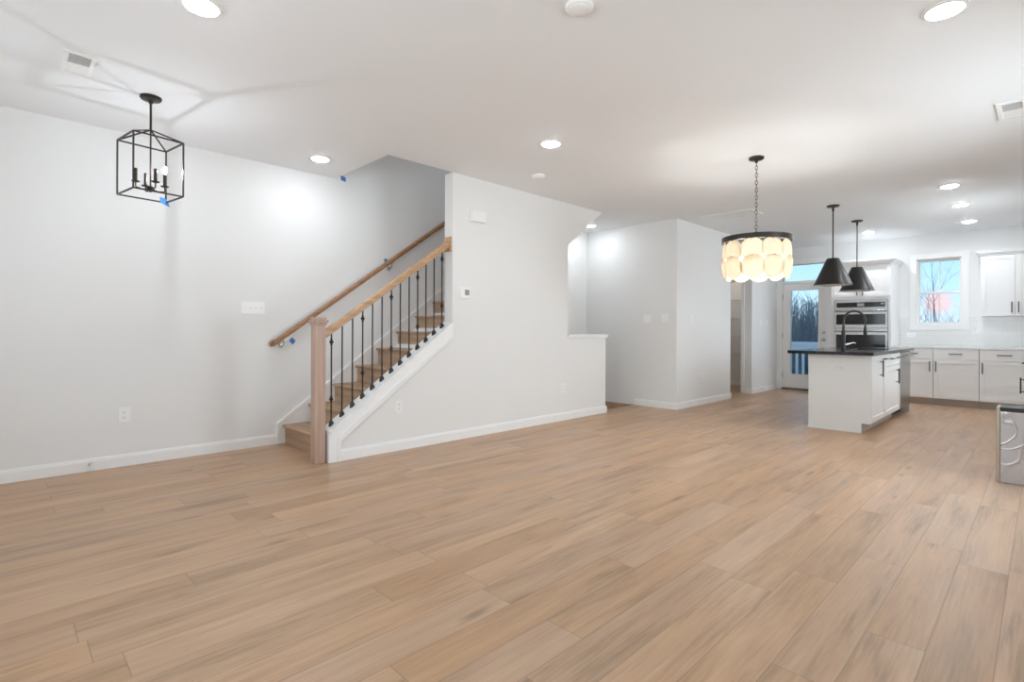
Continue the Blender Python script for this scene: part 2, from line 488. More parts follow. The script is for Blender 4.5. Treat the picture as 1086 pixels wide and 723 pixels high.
struct('wall_left', MB().box(X0, XB, YL, YL + 0.12, -2.8, 5.2), M['wall'])
rise_z = lambda x: 0.185 + 0.7225 * (x - 2.0)           # the line of the tread noses
curb_z = lambda x: 0.300 + 0.7235 * (x - 2.035)         # top of the closed curb
wc = MB().prism([(1.99, 0), (5.965, 0), (5.965, 1.03), (5.15, 1.03), (5.15, 2.207), (5.87, H_CEIL),
                 (3.30, H_CEIL), (3.30, curb_z(3.30) - 0.012), (1.99, curb_z(1.99) - 0.012)], YC, YC2)
struct('wall_stair', wc, M['wall'])
struct('ceiling_soffit', MB().prism([(3.2, 0.80), (5.15, 2.207), (5.87, H_CEIL), (5.95, H_CEIL), (5.95, H_CEIL + 0.03), (5.81, H_CEIL + 0.03), (5.09, 2.247), (3.2, 0.88)], YC2, YL), M['ceiling'])
# upper stairwell
up = MB()
up.box(2.43, 6.9, YC - 0.12, YC, H_CEIL + 0.12, 5.2)
up.box(2.43, 2.55, YC, YL, H_CEIL + 0.12, 5.2)
up.box(6.78, 6.9, YC, YL, H_CEIL + 0.12, 5.2)
struct('wall_stairwell', up, M['wall'])
struct('ceiling_stairwell', MB().box(2.43, 6.9, YC - 0.12, YL, 5.2, 5.3), M['ceiling'])
# shaft of the basement stairs
sh = MB()
sh.box(3.33, XK, YC2 - 0.11, 4.38, -2.8, -0.12)
sh.box(3.33, 3.45, 4.38, YL, -2.8, -0.12)
sh.box(XK, XK + 0.12, 4.38, YL, -2.8, -0.12)
struct('wall_basement', sh, M['wall'])
struct('floor_basement', MB().box(3.33, XK, 4.26, YL, -2.9, -2.8), M['floor'])
# block with the switches
struct('wall_block', MB().box(XK, 8.75, YK, YL, 0, H_CEIL), M['wall'])
# pantry
pw = MB()
pw.box(XP, XB, 3.715, 3.83, 0, H_CEIL)
pw.box(XP, XP + 0.11, 3.83, 3.90, 0, H_CEIL)
pw.box(XP, XP + 0.11, 3.90, 4.62, 2.05, H_CEIL)
pw.box(XP, XP + 0.11, 4.62, YL, 0, H_CEIL)
struct('wall_pantry', pw, M['wall'])
# window wall
D_Y0, D_Y1, D_Z = 2.81, 3.655, 2.44
W_Y0, W_Y1, W_Z0, W_Z1 = 0.925, 1.515, 1.245, 2.345
wb = MB()
wb.box(XB, XB + 0.15, YR - 0.12, W_Y0, 0, H_CEIL)
wb.box(XB, XB + 0.15, W_Y0, W_Y1, 0, W_Z0)
wb.box(XB, XB + 0.15, W_Y0, W_Y1, W_Z1, H_CEIL)
wb.box(XB, XB + 0.15, W_Y1, D_Y0, 0, H_CEIL)
wb.box(XB, XB + 0.15, D_Y0, D_Y1, D_Z, H_CEIL)
wb.box(XB, XB + 0.15, D_Y1, YL + 0.12, 0, H_CEIL)
struct('wall_back', wb, M['wall'])
wr = MB()
KW0, KW1, KWZ0, KWZ1 = 7.9, 9.3, 1.10, 2.20
wr.box(6.2, KW0, YR - 0.12, YR, 0, H_CEIL); wr.box(KW1, XB, YR - 0.12, YR, 0, H_CEIL)
wr.box(KW0, KW1, YR - 0.12, YR, 0, KWZ0); wr.box(KW0, KW1, YR - 0.12, YR, KWZ1, H_CEIL)
wr.box(6.2, 6.32, YR2, YR - 0.12, 0, H_CEIL)
SWIN = ((0.8, 2.2), (3.9, 5.3)); zs0, zs1 = 0.65, 2.25
xa_ = X0
for a, b in SWIN:
    wr.box(xa_, a, YR2 - 0.12, YR2, 0, H_CEIL)
    wr.box(a, b, YR2 - 0.12, YR2, 0, zs0); wr.box(a, b, YR2 - 0.12, YR2, zs1, H_CEIL)
    xa_ = b
wr.box(xa_, 6.32, YR2 - 0.12, YR2, 0, H_CEIL)
struct('wall_right', wr, M['wall'])
for n, (a, b) in enumerate(SWIN):
    fr = MB()
    for p in ((a - .07, a, zs0 - .07, zs1 + .07), (b, b + .07, zs0 - .07, zs1 + .07), (a, b, zs0 - .07, zs0), (a, b, zs1, zs1 + .07),
              (a, a + .04, zs0, zs1), (b - .04, b, zs0, zs1), (a, b, 1.43, 1.47)):
        fr.box(p[0], p[1], YR2, YR2 + 0.02, p[2], p[3])
    wo = struct('window_%d' % (n + 4), fr, M['trim'])  # unseen side windows, added to brighten the room
    MB().box(a, b, YR2 - 0.06, YR2 - 0.055, zs0, zs1).build('pane', M['glass'], wo)
fr = MB()
for p in ((KW0 - .06, KW0, KWZ0 - .04, KWZ1 + .06), (KW1, KW1 + .06, KWZ0 - .04, KWZ1 + .06), (KW0, KW1, KWZ0 - .04, KWZ0), (KW0, KW1, KWZ1, KWZ1 + .06),
          (KW0, KW0 + .04, KWZ0, KWZ1), (KW1 - .04, KW1, KWZ0, KWZ1), (KW0, KW1, 1.63, 1.67)):
    fr.box(p[0], p[1], YR, YR + 0.02, p[2], p[3])
wo = struct('window_6', fr, M['trim'])  # made-up side window for the added kitchen fill
MB().box(KW0, KW1, YR - 0.06, YR - 0.055, KWZ0, KWZ1).build('pane', M['glass'], wo)
# wall behind the camera with two windows added to bring in light
rw = MB()
zs0, zs1 = 0.65, 2.25
for a, b in ((YR2, 0.5), (1.9, 2.9), (4.3, YL)): rw.box(X0 - 0.12, X0, a, b, 0, H_CEIL)
for a, b in ((0.5, 1.9), (2.9, 4.3)):
    rw.box(X0 - 0.12, X0, a, b, 0, zs0); rw.box(X0 - 0.12, X0, a, b, zs1, H_CEIL)
struct('wall_rear', rw, M['wall'])
for n, (a, b) in enumerate(((0.5, 1.9), (2.9, 4.3))):
    fr = MB()
    for p in ((a - .07, a, zs0 - .07, zs1 + .07), (b, b + .07, zs0 - .07, zs1 + .07), (a, b, zs0 - .07, zs0), (a, b, zs1, zs1 + .07),
              (a, a + .04, zs0, zs1), (b - .04, b, zs0, zs1), (a, b, 1.43, 1.47)):
        fr.box(X0, X0 + 0.02, *p)
    wo = struct('window_%d' % (n + 2), fr, M['trim'])  # unseen rear windows, added for their fill light
    g = MB().box(X0 - 0.06, X0 - 0.055, a, b, zs0, zs1).build('pane', M['glass'], wo)

# baseboards
def baseboard(name, segs):
    """segs: (axis, fixed, a, b, out) ; out is the sign the board projects towards"""
    mb = MB()
    for ax, c, a, b, s in segs:
        for t, z0, z1 in ((0.016, 0, 0.078), (0.011, 0.078, 0.090), (0.006, 0.090, 0.097)):
            if ax == 'X': mb.box(a, b, c, c + s * t, z0, z1)
            else: mb.box(c, c + s * t, a, b, z0, z1)
    return struct(name, mb, M['trim'])
baseboard('baseboard_left', [('X', YL, X0, 1.945, -1)])
baseboard('baseboard_stair', [('X', YC, 2.095, 5.965, -1), ('Y', 5.965, YC - 0.016, YC2, 1)])
baseboard('baseboard_block', [('Y', XK, YK - 0.016, 4.38, -1), ('X', YK, XK, 8.75, -1), ('Y', 8.75, YK - 0.016, YL, 1)])
baseboard('baseboard_pantry', [('X', 3.715, XP, XB, -1), ('Y', XP, 3.70, 3.83, -1), ('Y', XB, 3.83, YL, -1)])
baseboard('baseboard_right', [('X', YR2, X0, 6.2, 1)])
baseboard('baseboard_rear', [('Y', X0, YR2, YL, 1)])

# white skirt along the left wall beside the steps
sk = MB()
sk_z = lambda x: 0.212 + 0.722 * (x - 1.965)
sk.prism([(1.945, 0), (1.945, 0.200), (1.962, 0.212), (5.9, sk_z(5.9)), (5.9, sk_z(5.9) - 0.42), (2.35, 0)], YL - 0.016, YL)
sk.prism([(1.945, 0), (1.945, 0.200), (1.962, 0.214), (5.9, sk_z(5.9) + 0.002), (5.9, sk_z(5.9) - 0.030), (1.978, 0.186), (1.972, 0.18), (1.972, 0)], YL - 0.024, YL - 0.016)
struct('trim_1', sk, M['trim'], bevel=0.003)
# curb trim on the face of the stair wall, with a thicker outer bead
ct = MB()
lo = lambda x: curb_z(x) - 0.170
ct.prism([(1.985, 0), (1.985, 0.225), (2.035, curb_z(2.035)), (3.305, curb_z(3.305)), (3.305, lo(3.305)), (2.09, lo(2.09)), (2.09, 0)], YC - 0.016, YC)
ct.prism([(2.060, 0), (2.060, lo(2.06) + 0.060), (3.305, lo(3.305) + 0.050), (3.305, lo(3.305)), (2.090, lo(2.09)), (2.09, 0)], YC - 0.026, YC - 0.016)
ct.prism([(1.990, curb_z(1.99) - 0.014), (3.298, curb_z(3.298) - 0.014), (3.298, curb_z(3.298)), (1.990, curb_z(1.99))], YC - 0.022, YC2 + 0.012)
struct('trim_2', ct, M['trim'], bevel=0.003)
# cap of the knee wall
kc = MB()
kc.box(5.14, 5.99, YC - 0.030, YC2 + 0.030, 1.052, 1.078)
kc.box(5.145, 5.982, YC - 0.020, YC2 + 0.020, 1.030, 1.052)
struct('trim_3', kc, M['trim'], bevel=0.004)
# jamb and casing of the pantry opening
pj = MB()
pj.box(XP - 0.014, XP, 3.845, 3.905, 0, 2.11)
pj.box(XP - 0.014, XP, 3.905, 4.62, 2.045, 2.11)
pj.box(XP - 0.014, XP, 4.615, 4.675, 0, 2.11)
pj.box(XP, XP + 0.11, 3.90, 3.912, 0, 2.05)
pj.box(XP, XP + 0.11, 4.608, 4.62, 0, 2.05)
pj.box(XP, XP + 0.11, 3.90, 4.62, 2.04, 2.05)
dj = struct('trim_4', pj, M['trim'])
MB().box(XP + 0.02, XP + 0.07, 3.912, 3.922, 1.36, 1.47).build('latch_plate', M['black'], dj)

# exterior door with transom
def frame_box(mb, x0, x1, y0, y1, z0, z1, w, wb=None, wt=None):
    wb = w if wb is None else wb; wt = w if wt is None else wt
    mb.box(x0, x1, y0, y0 + w, z0, z1); mb.box(x0, x1, y1 - w, y1, z0, z1)
    mb.box(x0, x1, y0 + w, y1 - w, z0, z0 + wb); mb.box(x0, x1, y0 + w, y1 - w, z1 - wt, z1)
dc = MB()
dc.box(XB - 0.016, XB, D_Y0 - 0.075, D_Y0 + 0.005, 0, D_Z + 0.07)
dc.box(XB - 0.016, XB, D_Y1 - 0.005, D_Y1 + 0.060, 0, D_Z + 0.07)
dc.box(XB - 0.016, XB, D_Y0, D_Y1, D_Z - 0.005, D_Z + 0.07)
frame_box(dc, XB, XB + 0.15, D_Y0, D_Y1, 0, D_Z, 0.035, 0.025, 0.02)
dc.box(XB + 0.0, XB + 0.15, D_Y0 + 0.035, D_Y1 - 0.035, 2.055, 2.105)
door = struct('door_1', dc, M['trim'], bevel=0.002)
sl = MB()
sy0, sy1 = D_Y0 + 0.04, D_Y1 - 0.04
gy0, gy1, gz0, gz1 = 2.985, 3.475, 0.30, 1.925
frame_box(sl, XB + 0.02, XB + 0.062, sy0, sy1, 0.03, 2.05, gy0 - sy0, gz0 - 0.03, 2.05 - gz1)
slab = sl.build('door_panel', M['trim'], door)
gf = MB(); frame_box(gf, XB + 0.008, XB + 0.074, gy0 - 0.028, gy1 + 0.028, gz0 - 0.028, gz1 + 0.028, 0.03)
gf.build('glass_frame', M['trim'], slab, bevel=0.004)
MB().box(XB + 0.038, XB + 0.044, gy0, gy1, gz0, gz1).build('pane', M['glass'], slab)
MB().box(XB + 0.038, XB + 0.044, D_Y0 + 0.035, D_Y1 - 0.035, 2.105, D_Z - 0.02).build('transom_pane', M['glass'], door)
for z in (0.98, 1.115):
    MB().lathe([(0.030, 0.0), (0.030, -0.006), (0.014, -0.010), (0.012, -0.03), (0.026, -0.036), (0.028, -0.05), (0.018, -0.06), (1e-6, -0.062)] if z < 1 else
               [(0.030, 0.0), (0.030, -0.008), (0.022, -0.014), (1e-6, -0.016)], (XB + 0.02, 2.900, z), 20, 'X').build('door_knob' if z < 1 else 'deadbolt', M['chrome'], slab, smooth=True)
for z in (0.28, 1.05, 1.80):
    MB().box(XB + 0.006, XB + 0.024, sy1 - 0.004, sy1 + 0.010, z - 0.05, z + 0.05).build('hinge', M['chrome'], door)
MB().box(XB - 0.02, XB + 0.15, D_Y0 + 0.035, D_Y1 - 0.035, 0.0, 0.028).build('threshold', M['ventdark'], door)

# kitchen window
wf = MB()
for p in ((W_Y0 - 0.082, W_Y0 + 0.004, W_Z0 - 0.082, W_Z1 + 0.082), (W_Y1 - 0.004, W_Y1 + 0.085, W_Z0 - 0.082, W_Z1 + 0.082),
          (W_Y0, W_Y1, W_Z0 - 0.082, W_Z0 + 0.004), (W_Y0, W_Y1, W_Z1 - 0.004, W_Z1 + 0.082)):
    wf.box(XB - 0.018, XB, *p)
frame_box(wf, XB, XB + 0.15, W_Y0, W_Y1, W_Z0, W_Z1, 0.012)
win = struct('window_1', wf, M['trim'], bevel=0.003)
for nm, z0, z1, x in (('lower_sash', W_Z0 + 0.012, 1.80, 0.045), ('upper_sash', 1.765, W_Z1 - 0.012, 0.085)):
    sm = MB(); frame_box(sm, XB + x, XB + x + 0.035, W_Y0 + 0.012, W_Y1 - 0.012, z0, z1, 0.030, 0.035, 0.035)
    sm.box(XB + x + 0.008, XB + x + 0.027, 1.213, 1.227, z0 + 0.03, z1 - 0.03)
    s = sm.build(nm, M['trim'], win)
    MB().box(XB + x + 0.015, XB + x + 0.020, W_Y0 + 0.03, W_Y1 - 0.03, z0 + 0.02, z1 - 0.02).build('pane', M['glass'], s)

# backsplash tile
bs = MB()
bs.box(XB - 0.008, XB, YR, 0.843, 0.905, 1.372)
bs.box(XB - 0.008, XB, 0.843, 1.60, 0.905, 1.163)
bs.box(XB - 0.008, XB, 1.60, 1.735, 0.905, 1.372)
bs.box(7.0, KW0 - 0.065, YR, YR + 0.008, 0.905, 1.372); bs.box(KW1 + 0.065, XB - 0.008, YR, YR + 0.008, 0.905, 1.372)
bs.box(KW0 - 0.065, KW1 + 0.065, YR, YR + 0.008, 0.905, 1.055)
struct('wall_backsplash', bs, M['tile'])

# ---------------------------------------------------------------- staircase
NR, RUN, RISE = 16, 0.2575, 0.185
st = thing('staircase', 'oak staircase climbing between the left wall and the white stair wall', 'stairs', (2.03, 4.83, 0))
ya, yb = YC2, YL - 0.016
for k in range(NR):
    xr = 2.03 + RUN * k
    MB().box(xr, xr + 0.018, ya, yb, RISE * k, RISE * (k + 1) - 0.026).build('riser', M['tread'], st)
    t = MB()
    zt = RISE * (k + 1)
    # rounded nosing
    prof = [(xr - 0.018, zt - 0.026), (xr - 0.026, zt - 0.021), (xr - 0.030, zt - 0.013), (xr - 0.026, zt - 0.004), (xr - 0.018, zt), (xr + RUN + 0.018, zt), (xr + RUN + 0.018, zt - 0.026)]
    t.prism(prof, ya, yb).build('tread', M['tread'], st)

# steps going down to the basement
bst = thing('basement_steps', 'steps leading down behind the white knee wall', 'stairs', (5.9, 4.84, -0.19))
MB().box(5.98, XK - 0.005, 4.385, YL - 0.005, -0.26, -0.19).build('landing', M['tread'], bst)
for k in range(9):
    x1 = 5.98 - 0.25 * k
    MB().box(x1 - 0.27, x1, 4.385, YL - 0.005, -0.19 - 0.19 * (k + 1) - 0.03, -0.19 - 0.19 * (k + 1)).build('tread', M['tread'], bst)
    MB().box(x1 - 0.02, x1, 4.385, YL - 0.005, -0.19 - 0.19 * (k + 1), -0.19 - 0.19 * k - (0.07 if k == 0 else 0.03)).build('riser', M['trim'], bst)

# railing
YN = 4.305
rl = thing('stair_railing', 'oak and black iron railing with boxy newel post on the stair curb', 'railing', (1.925, YN, 0))
nm_ = MB().box(1.880, 1.972, YN - 0.046, YN + 0.046, 0.0, 1.20)
npost = nm_.build('newel_post', M['newel'], rl, bevel=0.006)
cp = MB()
cp.box(1.872, 1.980, YN - 0.054, YN + 0.054, 1.165, 1.185)
cp.box(1.864, 1.988, YN - 0.062, YN + 0.062, 1.185, 1.208)
cp.box(1.876, 1.976, YN - 0.050, YN + 0.050, 1.208, 1.232)
cp.build('post_cap', M['newel'], npost, bevel=0.004)
hz = lambda x: 1.060 + 0.704 * (x - 1.99)     # underside of the handrail
hr = MB()
x0, x1 = 1.972, 3.292
hr.prism([(x0, hz(x0)), (x1, hz(x1)), (x1, hz(x1) + 0.070), (x0, hz(x0) + 0.070)], YN - 0.030, YN + 0.030)
hr.prism([(x0, hz(x0) + 0.030), (x1, hz(x1) + 0.030), (x1, hz(x1) + 0.060), (x0, hz(x0) + 0.060)], YN - 0.036, YN + 0.036)
hr.build('handrail', M['oak'], rl, bevel=0.006)
rz = hz(3.29) + 0.035
MB().box(3.280, 3.300, YN - 0.058, YN + 0.058, rz - 0.075, rz + 0.075).build('rosette', M['oak'], rl, bevel=0.006)
for i in range(13):
    x = 2.042 + i * (3.218 - 2.042) / 12
    z0, z1 = curb_z(x), hz(x) + 0.004
    b = MB().tube([(x, YN, z0), (x, YN, z1)], 0.0068, 8).build('baluster', M['black'], rl, smooth=True)
    s = MB()
    # sloping iron shoe
    for hh, w in ((0.030, 0.017), (0.042, 0.012)):
        s.add([(x + a * w, YN + c * w, z0 + 0.7235 * a * w) for a, c in ((-1, -1), (1, -1), (1, 1), (-1, 1))]
              + [(x + a * w * 0.8, YN + c * w * 0.8, z0 + hh) for a, c in ((-1, -1), (1, -1), (1, 1), (-1, 1))],
              [(0, 1, 2, 3), (4, 5, 6, 7)] + [(k, (k + 1) % 4, (k + 1) % 4 + 4, k + 4) for k in range(4)])
    s.build('shoe', M['black'], b)
    if i % 3 == 0:
        for fr_ in (0.28, 0.90):
            zc = z0 + (z1 - z0) * fr_
            MB().lathe([(0.0068, -0.030), (0.011, -0.026), (0.0085, -0.016), (0.017, -0.006), (0.0185, 0.0), (0.017, 0.006), (0.0085, 0.016), (0.011, 0.026), (0.0068, 0.030)],
                       (x, YN, zc), 12).build('knuckle', M['black'], b, smooth=True)

# oak handrail on the left wall
wz = lambda x: 0.985 + 0.713 * (x - 1.885)
wh = thing('wall_handrail', 'long oak handrail on brackets up the left wall', 'handrail', (1.885, 5.23, 0.985))
w = MB()
xs0, xs1 = 1.890, 5.4
w.prism([(xs0, wz(xs0) - 0.028), (xs1, wz(xs1) - 0.028), (xs1, wz(xs1) + 0.028), (xs0, wz(xs0) + 0.028)], 5.208, 5.252)
w.prism([(xs0, wz(xs0) - 0.008), (xs1, wz(xs1) - 0.008), (xs1, wz(xs1) + 0.020), (xs0, wz(xs0) + 0.020)], 5.201, 5.259)
w.prism([(1.876, wz(1.884) - 0.026), (1.925, wz(1.925) - 0.026), (1.925, wz(1.925) + 0.022), (1.876, wz(1.88) + 0.024)], 5.2585, YL)
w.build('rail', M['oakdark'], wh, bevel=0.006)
for x in (1.99, 3.20, 4.4):
    zb = wz(x) - 0.028
    b = MB()
    b.tube([(x, YL - 0.004, zb - 0.062), (x, 5.262, zb - 0.066), (x, 5.238, zb - 0.050), (x, 5.230, zb - 0.004)], 0.007, 8)
    b.lathe([(0.026, 0.0), (0.024, -0.006), (0.010, -0.009)], (x, YL, zb - 0.062), 16, 'Y')
    b.box(x - 0.022, x + 0.022, 5.218, 5.242, zb - 0.006, zb + 0.002)
    b.build('bracket', M['chrome'], wh, smooth=True)

# ---------------------------------------------------------------- kitchen
def face_x(x0):      # things facing -X : local a runs along +Y, b outwards (towards -X), c up
    return lambda a, b, c: (x0 - b, a, c)
def face_y(y0, s=-1):      # things facing -Y (s=-1) or +Y: local a runs along X
    return lambda a, b, c: (a, y0 + s * b, c)
def door_leaf(T, a0, a1, c0, c1, parent, name, m, slab=False):
    """a shaker leaf: frame with a recessed panel"""
    mb = MB(T); g = 0.0015
    a0, a1, c0, c1 = a0 + g, a1 - g, c0 + g, c1 - g
    if slab:
        mb.box(a0, a1, 0, 0.020, c0, c1)
    else:
        s = 0.058
        mb.box(a0, a0 + s, 0, 0.020, c0, c1); mb.box(a1 - s, a1, 0, 0.020, c0, c1)
        mb.box(a0 + s, a1 - s, 0, 0.020, c0, c0 + s); mb.box(a0 + s, a1 - s, 0, 0.020, c1 - s, c1)
        mb.box(a0 + s, a1 - s, 0, 0.007, c0 + s, c1 - s)
    return mb.build(name, m, parent, bevel=0.0015)
def pull(T, parent, a, c, vert=True, ln=0.16):
    mb = MB(T)
    h = ln / 2
    if vert:
        mb.box(a - 0.006, a + 0.006, 0.046, 0.058, c - h, c + h)
        for d in (-h + 0.02, h - 0.02): mb.box(a - 0.005, a + 0.005, 0.019, 0.048, c + d - 0.005, c + d + 0.005)
    else:
        mb.box(a - h, a + h, 0.046, 0.058, c - 0.006, c + 0.006)
        for d in (-h + 0.02, h - 0.02): mb.box(a + d - 0.005, a + d + 0.005, 0.019, 0.048, c - 0.005, c + 0.005)
    return mb.build('handle', M['pull'], parent)

# base cabinets under the window, facing the room
XF = 10.32
T = face_x(XF)
def base_cabinet(y0, y1, label, hinge_pull):
    t = thing('base_cabinet', label, 'cabinet', (XF + 0.3, (y0 + y1) / 2, 0), 'base cabinets under the kitchen window')
    MB(T).box(y0, y1, XF - XB + 0.0, 0, 0.105, 0.872).build('body', M['cabinet'], t)
    MB(T).box(y0, y1, XF - XB + 0.0, -0.075, 0, 0.105).build('toe_kick', M['toe'], t)
    d = door_leaf(T, y0, y1, 0.712, 0.866, t, 'drawer', M['cabinet'], True)
    pull(T, d, (y0 + y1) / 2, 0.795, False)
    d = door_leaf(T, y0, y1, 0.112, 0.706, t, 'door', M['cabinet'])
    pull(T, d, y1 - 0.035 if hinge_pull > 0 else y0 + 0.035, 0.60)
base_cabinet(1.210, 1.735, 'white base cabinet beside the oven tower, partly behind the island', -1)
base_cabinet(0.676, 1.206, 'wide white base cabinet directly under the kitchen window', 1)
base_cabinet(0.130, 0.672, 'white base cabinet below the white wall cabinet at right', 1)

# cabinets along the right wall, seen along their fronts
YF = 0.115
T = face_y(YF, 1)
def side_cabinet(xa, xb, label):
    t = thing('base_cabinet', label, 'cabinet', ((xa + xb) / 2, YF - 0.3, 0), 'base cabinets along the right wall')
    MB(T).box(xa, xb, YR - YF, 0, 0.105, 0.872).build('body', M['cabinet'], t) if False else MB().box(xa, xb, YR, YF, 0.105, 0.872).build('body', M['cabinet'], t)
    MB().box(xa, xb, YR, YF - 0.075, 0, 0.105).build('toe_kick', M['toe'], t)
    d = door_leaf(T, xa, xb, 0.712, 0.866, t, 'drawer', M['cabinet'], True)
    pull(T, d, (xa + xb) / 2, 0.795, False)
    d = door_leaf(T, xa, xb, 0.112, 0.706, t, 'door', M['cabinet'])
    pull(T, d, xa + 0.04, 0.60)
side_cabinet(7.22, 8.70, 'white cabinet at right edge showing only its projecting dark handles')
side_cabinet(8.74, 10.20, 'white cabinet in the right corner beyond the first handles')

pc = MB()
pc.box(XF - 0.030, XB - 0.008, YR + 0.008, 1.735, 0.873, 0.905)
pc.box(7.2, XF - 0.030, YR + 0.008, YF + 0.022, 0.873, 0.905)
tag(pc.build('countertop', M['quartz'], bevel=0.002, org=(XF, 0.6, 0.873)), 'pale stone countertop on the base cabinets under the window', 'countertop')

# wall cabinet right of the window
XU = 10.67
T = face_x(XU)
uc = thing('wall_cabinet', 'white two door wall cabinet right of the kitchen window', 'cabinet', (10.84, 0.2, 1.37))
MB().box(XU, XB, YR, 0.688, 1.372, 2.285).build('body', M['cabinet'], uc)
for a0, a1, pa in ((0.306, 0.686, 0.340), (-0.080, 0.302, 0.268), (-0.455, -0.084, -0.42)):
    d = door_leaf(T, a0, a1, 1.374, 2.283, uc, 'door', M['cabinet'])
    pull(T, d, pa, 1.50, True, 0.16)
def crown(parent, x_front, y0, y1, z, wall_side_y1=True):
    c = MB()
    for dz0, dz1, o in ((0, 0.018, 0.012), (0.018, 0.035, 0.026), (0.035, 0.058, 0.046), (0.058, 0.075, 0.056)):
        c.box(x_front - o, XB, y0 - o, y1 + o, z + dz0, z + dz1)
    return c.build('crown_molding', M['cabinet'], parent, bevel=0.005)
crown(uc, XU - 0.02, YR + 0.056, 0.688, 2.285)

# oven tower
XT = 10.32
T = face_x(XT)
TY0, TY1 = 1.742, 2.600
tw = thing('oven_cabinet', 'tall white cabinet with doors above the built-in ovens', 'cabinet', (10.66, 2.17, 0))
b = MB()
b.box(XT, XB, TY0, 1.782, 0.105, 2.245); b.box(XT, XB, 2.552, TY1, 0.105, 2.245)
b.box(XT, XB, 1.782, 2.552, 0.105, 0.460); b.box(XT, XB, 1.782, 2.552, 1.668, 2.245)
b.box(10.95, XB, 1.782, 2.552, 0.460, 1.668)
b.build('body', M['cabinet'], tw)
MB().box(XT + 0.075, XB, TY0, TY1, 0, 0.105).build('toe_kick', M['toe'], tw)
for a0, a1, pa in ((TY0 + 0.004, 2.170, 2.130), (2.172, TY1 - 0.004, 2.212)):
    d = door_leaf(T, a0, a1, 1.715, 2.242, tw, 'door', M['cabinet'])
    pull(T, d, pa, 1.80, True, 0.13)
d = door_leaf(T, TY0 + 0.004, TY1 - 0.004, 0.112, 0.44, tw, 'drawer', M['cabinet'], True)
pull(T, d, 2.17, 0.30, False)
crown(tw, XT - 0.02, TY0, TY1, 2.245)

ov = thing('wall_oven', 'stainless steel double wall oven with black glass doors', 'oven', (10.6, 2.167, 0.46))
OY0, OY1 = 1.786, 2.548
MB(T).box(OY0, OY1, -0.55, 0.004, 0.465, 1.664).build('body', M['steel'], ov)
cpn = MB(T).box(OY0 + 0.004, OY1 - 0.004, 0.004, 0.022, 1.515, 1.660).build('control_panel', M['steel'], ov, bevel=0.002)
MB(T).box(OY0 + 0.035, OY1 - 0.035, 0.022, 0.025, 1.538, 1.622).build('black_glass_strip', M['ovenglass'], cpn)
MB(T).box(2.11, 2.21, 0.025, 0.027, 1.555, 1.605).build('display', M['display'], cpn)
MB(T).box(OY0 + 0.045, OY0 + 0.095, 0.025, 0.0265, 1.585, 1.605).build('button_pad', M['display'], cpn)
for nm, z0, z1, g0, g1, hz_ in (('upper_door', 1.192, 1.510, 1.250, 1.424, 1.478), ('lower_door', 0.470, 1.180, 0.58, 1.080, 1.138)):
    dd = MB(T).box(OY0 + 0.004, OY1 - 0.004, 0.004, 0.030, z0, z1).build(nm, M['steel'], ov, bevel=0.003)
    MB(T).box(OY0 + 0.030, OY1 - 0.030, 0.030, 0.033, g0, g1).build('glass', M['ovenglass'], dd)
    hb = MB(T)
    hb.tube([(OY0 + 0.02, 0.068, hz_), (OY1 - 0.02, 0.068, hz_)], 0.014, 12)
    for yy_ in (OY0 + 0.06, OY1 - 0.06): hb.box(yy_ - 0.008, yy_ + 0.008, 0.028, 0.066, hz_ - 0.008, hz_ + 0.008)
    hb.build('handle', M['steel'], dd, smooth=True)

# island
IX0, IX1, IY0, IY1 = 6.85, 9.22, 1.355, 1.960
T = face_y(IY0)
ip = thing('kitchen_island', 'pale grey end and back panelling of the kitchen island', 'island', (IX0, 1.66, 0))
e_ = MB()
# end panel notched for the toe kick
e_.add([(x, y, z) for x in (IX0, IX0 + 0.018) for y, z in ((IY1, 0), (1.425, 0), (1.425, 0.108), (IY0 - 0.020, 0.108), (IY0 - 0.020, 0.866), (IY1, 0.866))],
       [(0, 1, 2, 3, 4, 5), (11, 10, 9, 8, 7, 6)] + [(i, (i + 1) % 6, (i + 1) % 6 + 6, i + 6) for i in range(6)])
e_.build('end_panel', M['island'], ip)
MB().box(IX0 + 0.018, IX1, IY1 - 0.018, IY1, 0, 0.866).build('back_panel', M['island'], ip)
MB().box(IX0 - 0.010, IX0, 1.425, IY1 + 0.010, 0, 0.016).build('shoe_molding', M['island'], ip)
def island_cabinet(xa, xb, label, full):
    t = thing('island_cabinet', label, 'cabinet', ((xa + xb) / 2, 1.65, 0), 'cabinets in the island')
    bd = MB()
    bd.box(xa, xa + 0.018, IY0, IY1 - 0.02, 0.105, 0.866); bd.box(xb - 0.018, xb, IY0, IY1 - 0.02, 0.105, 0.866)
    bd.box(xa + 0.018, xb - 0.018, IY0, IY1 - 0.02, 0.105, 0.123); bd.box(xa + 0.018, xb - 0.018, IY1 - 0.04, IY1 - 0.02, 0.123, 0.866)
    bd.box(xa + 0.018, xb - 0.018, IY0, IY0 + 0.02, 0.123, 0.866)
    bd.build('body', M['cabinet'], t)
    MB().box(xa, xb, 1.425, 1.445, 0, 0.105).build('toe_kick', M['toe'], t)
    if full:
        d = door_leaf(T, xa + 0.012, xb, 0.112, 0.862, t, 'door', M['cabinet'])
        pull(T, d, xb - 0.30, 0.705, True, 0.19)
        pull(T, d, xb - 0.10, 0.81, False, 0.14)
    else:
        d = door_leaf(T, xa, xb, 0.712, 0.862, t, 'drawer', M['cabinet'], True)
        for px in (xa + 0.28, xb - 0.18): pull(T, d, px, 0.80, False, 0.14)
        d = door_leaf(T, xa, xb, 0.112, 0.706, t, 'door', M['cabinet'])
        pull(T, d, xb - 0.25, 0.565, True, 0.19)
island_cabinet(6.870, 7.580, 'island cabinet with a full height door next to the grey end panel', True)
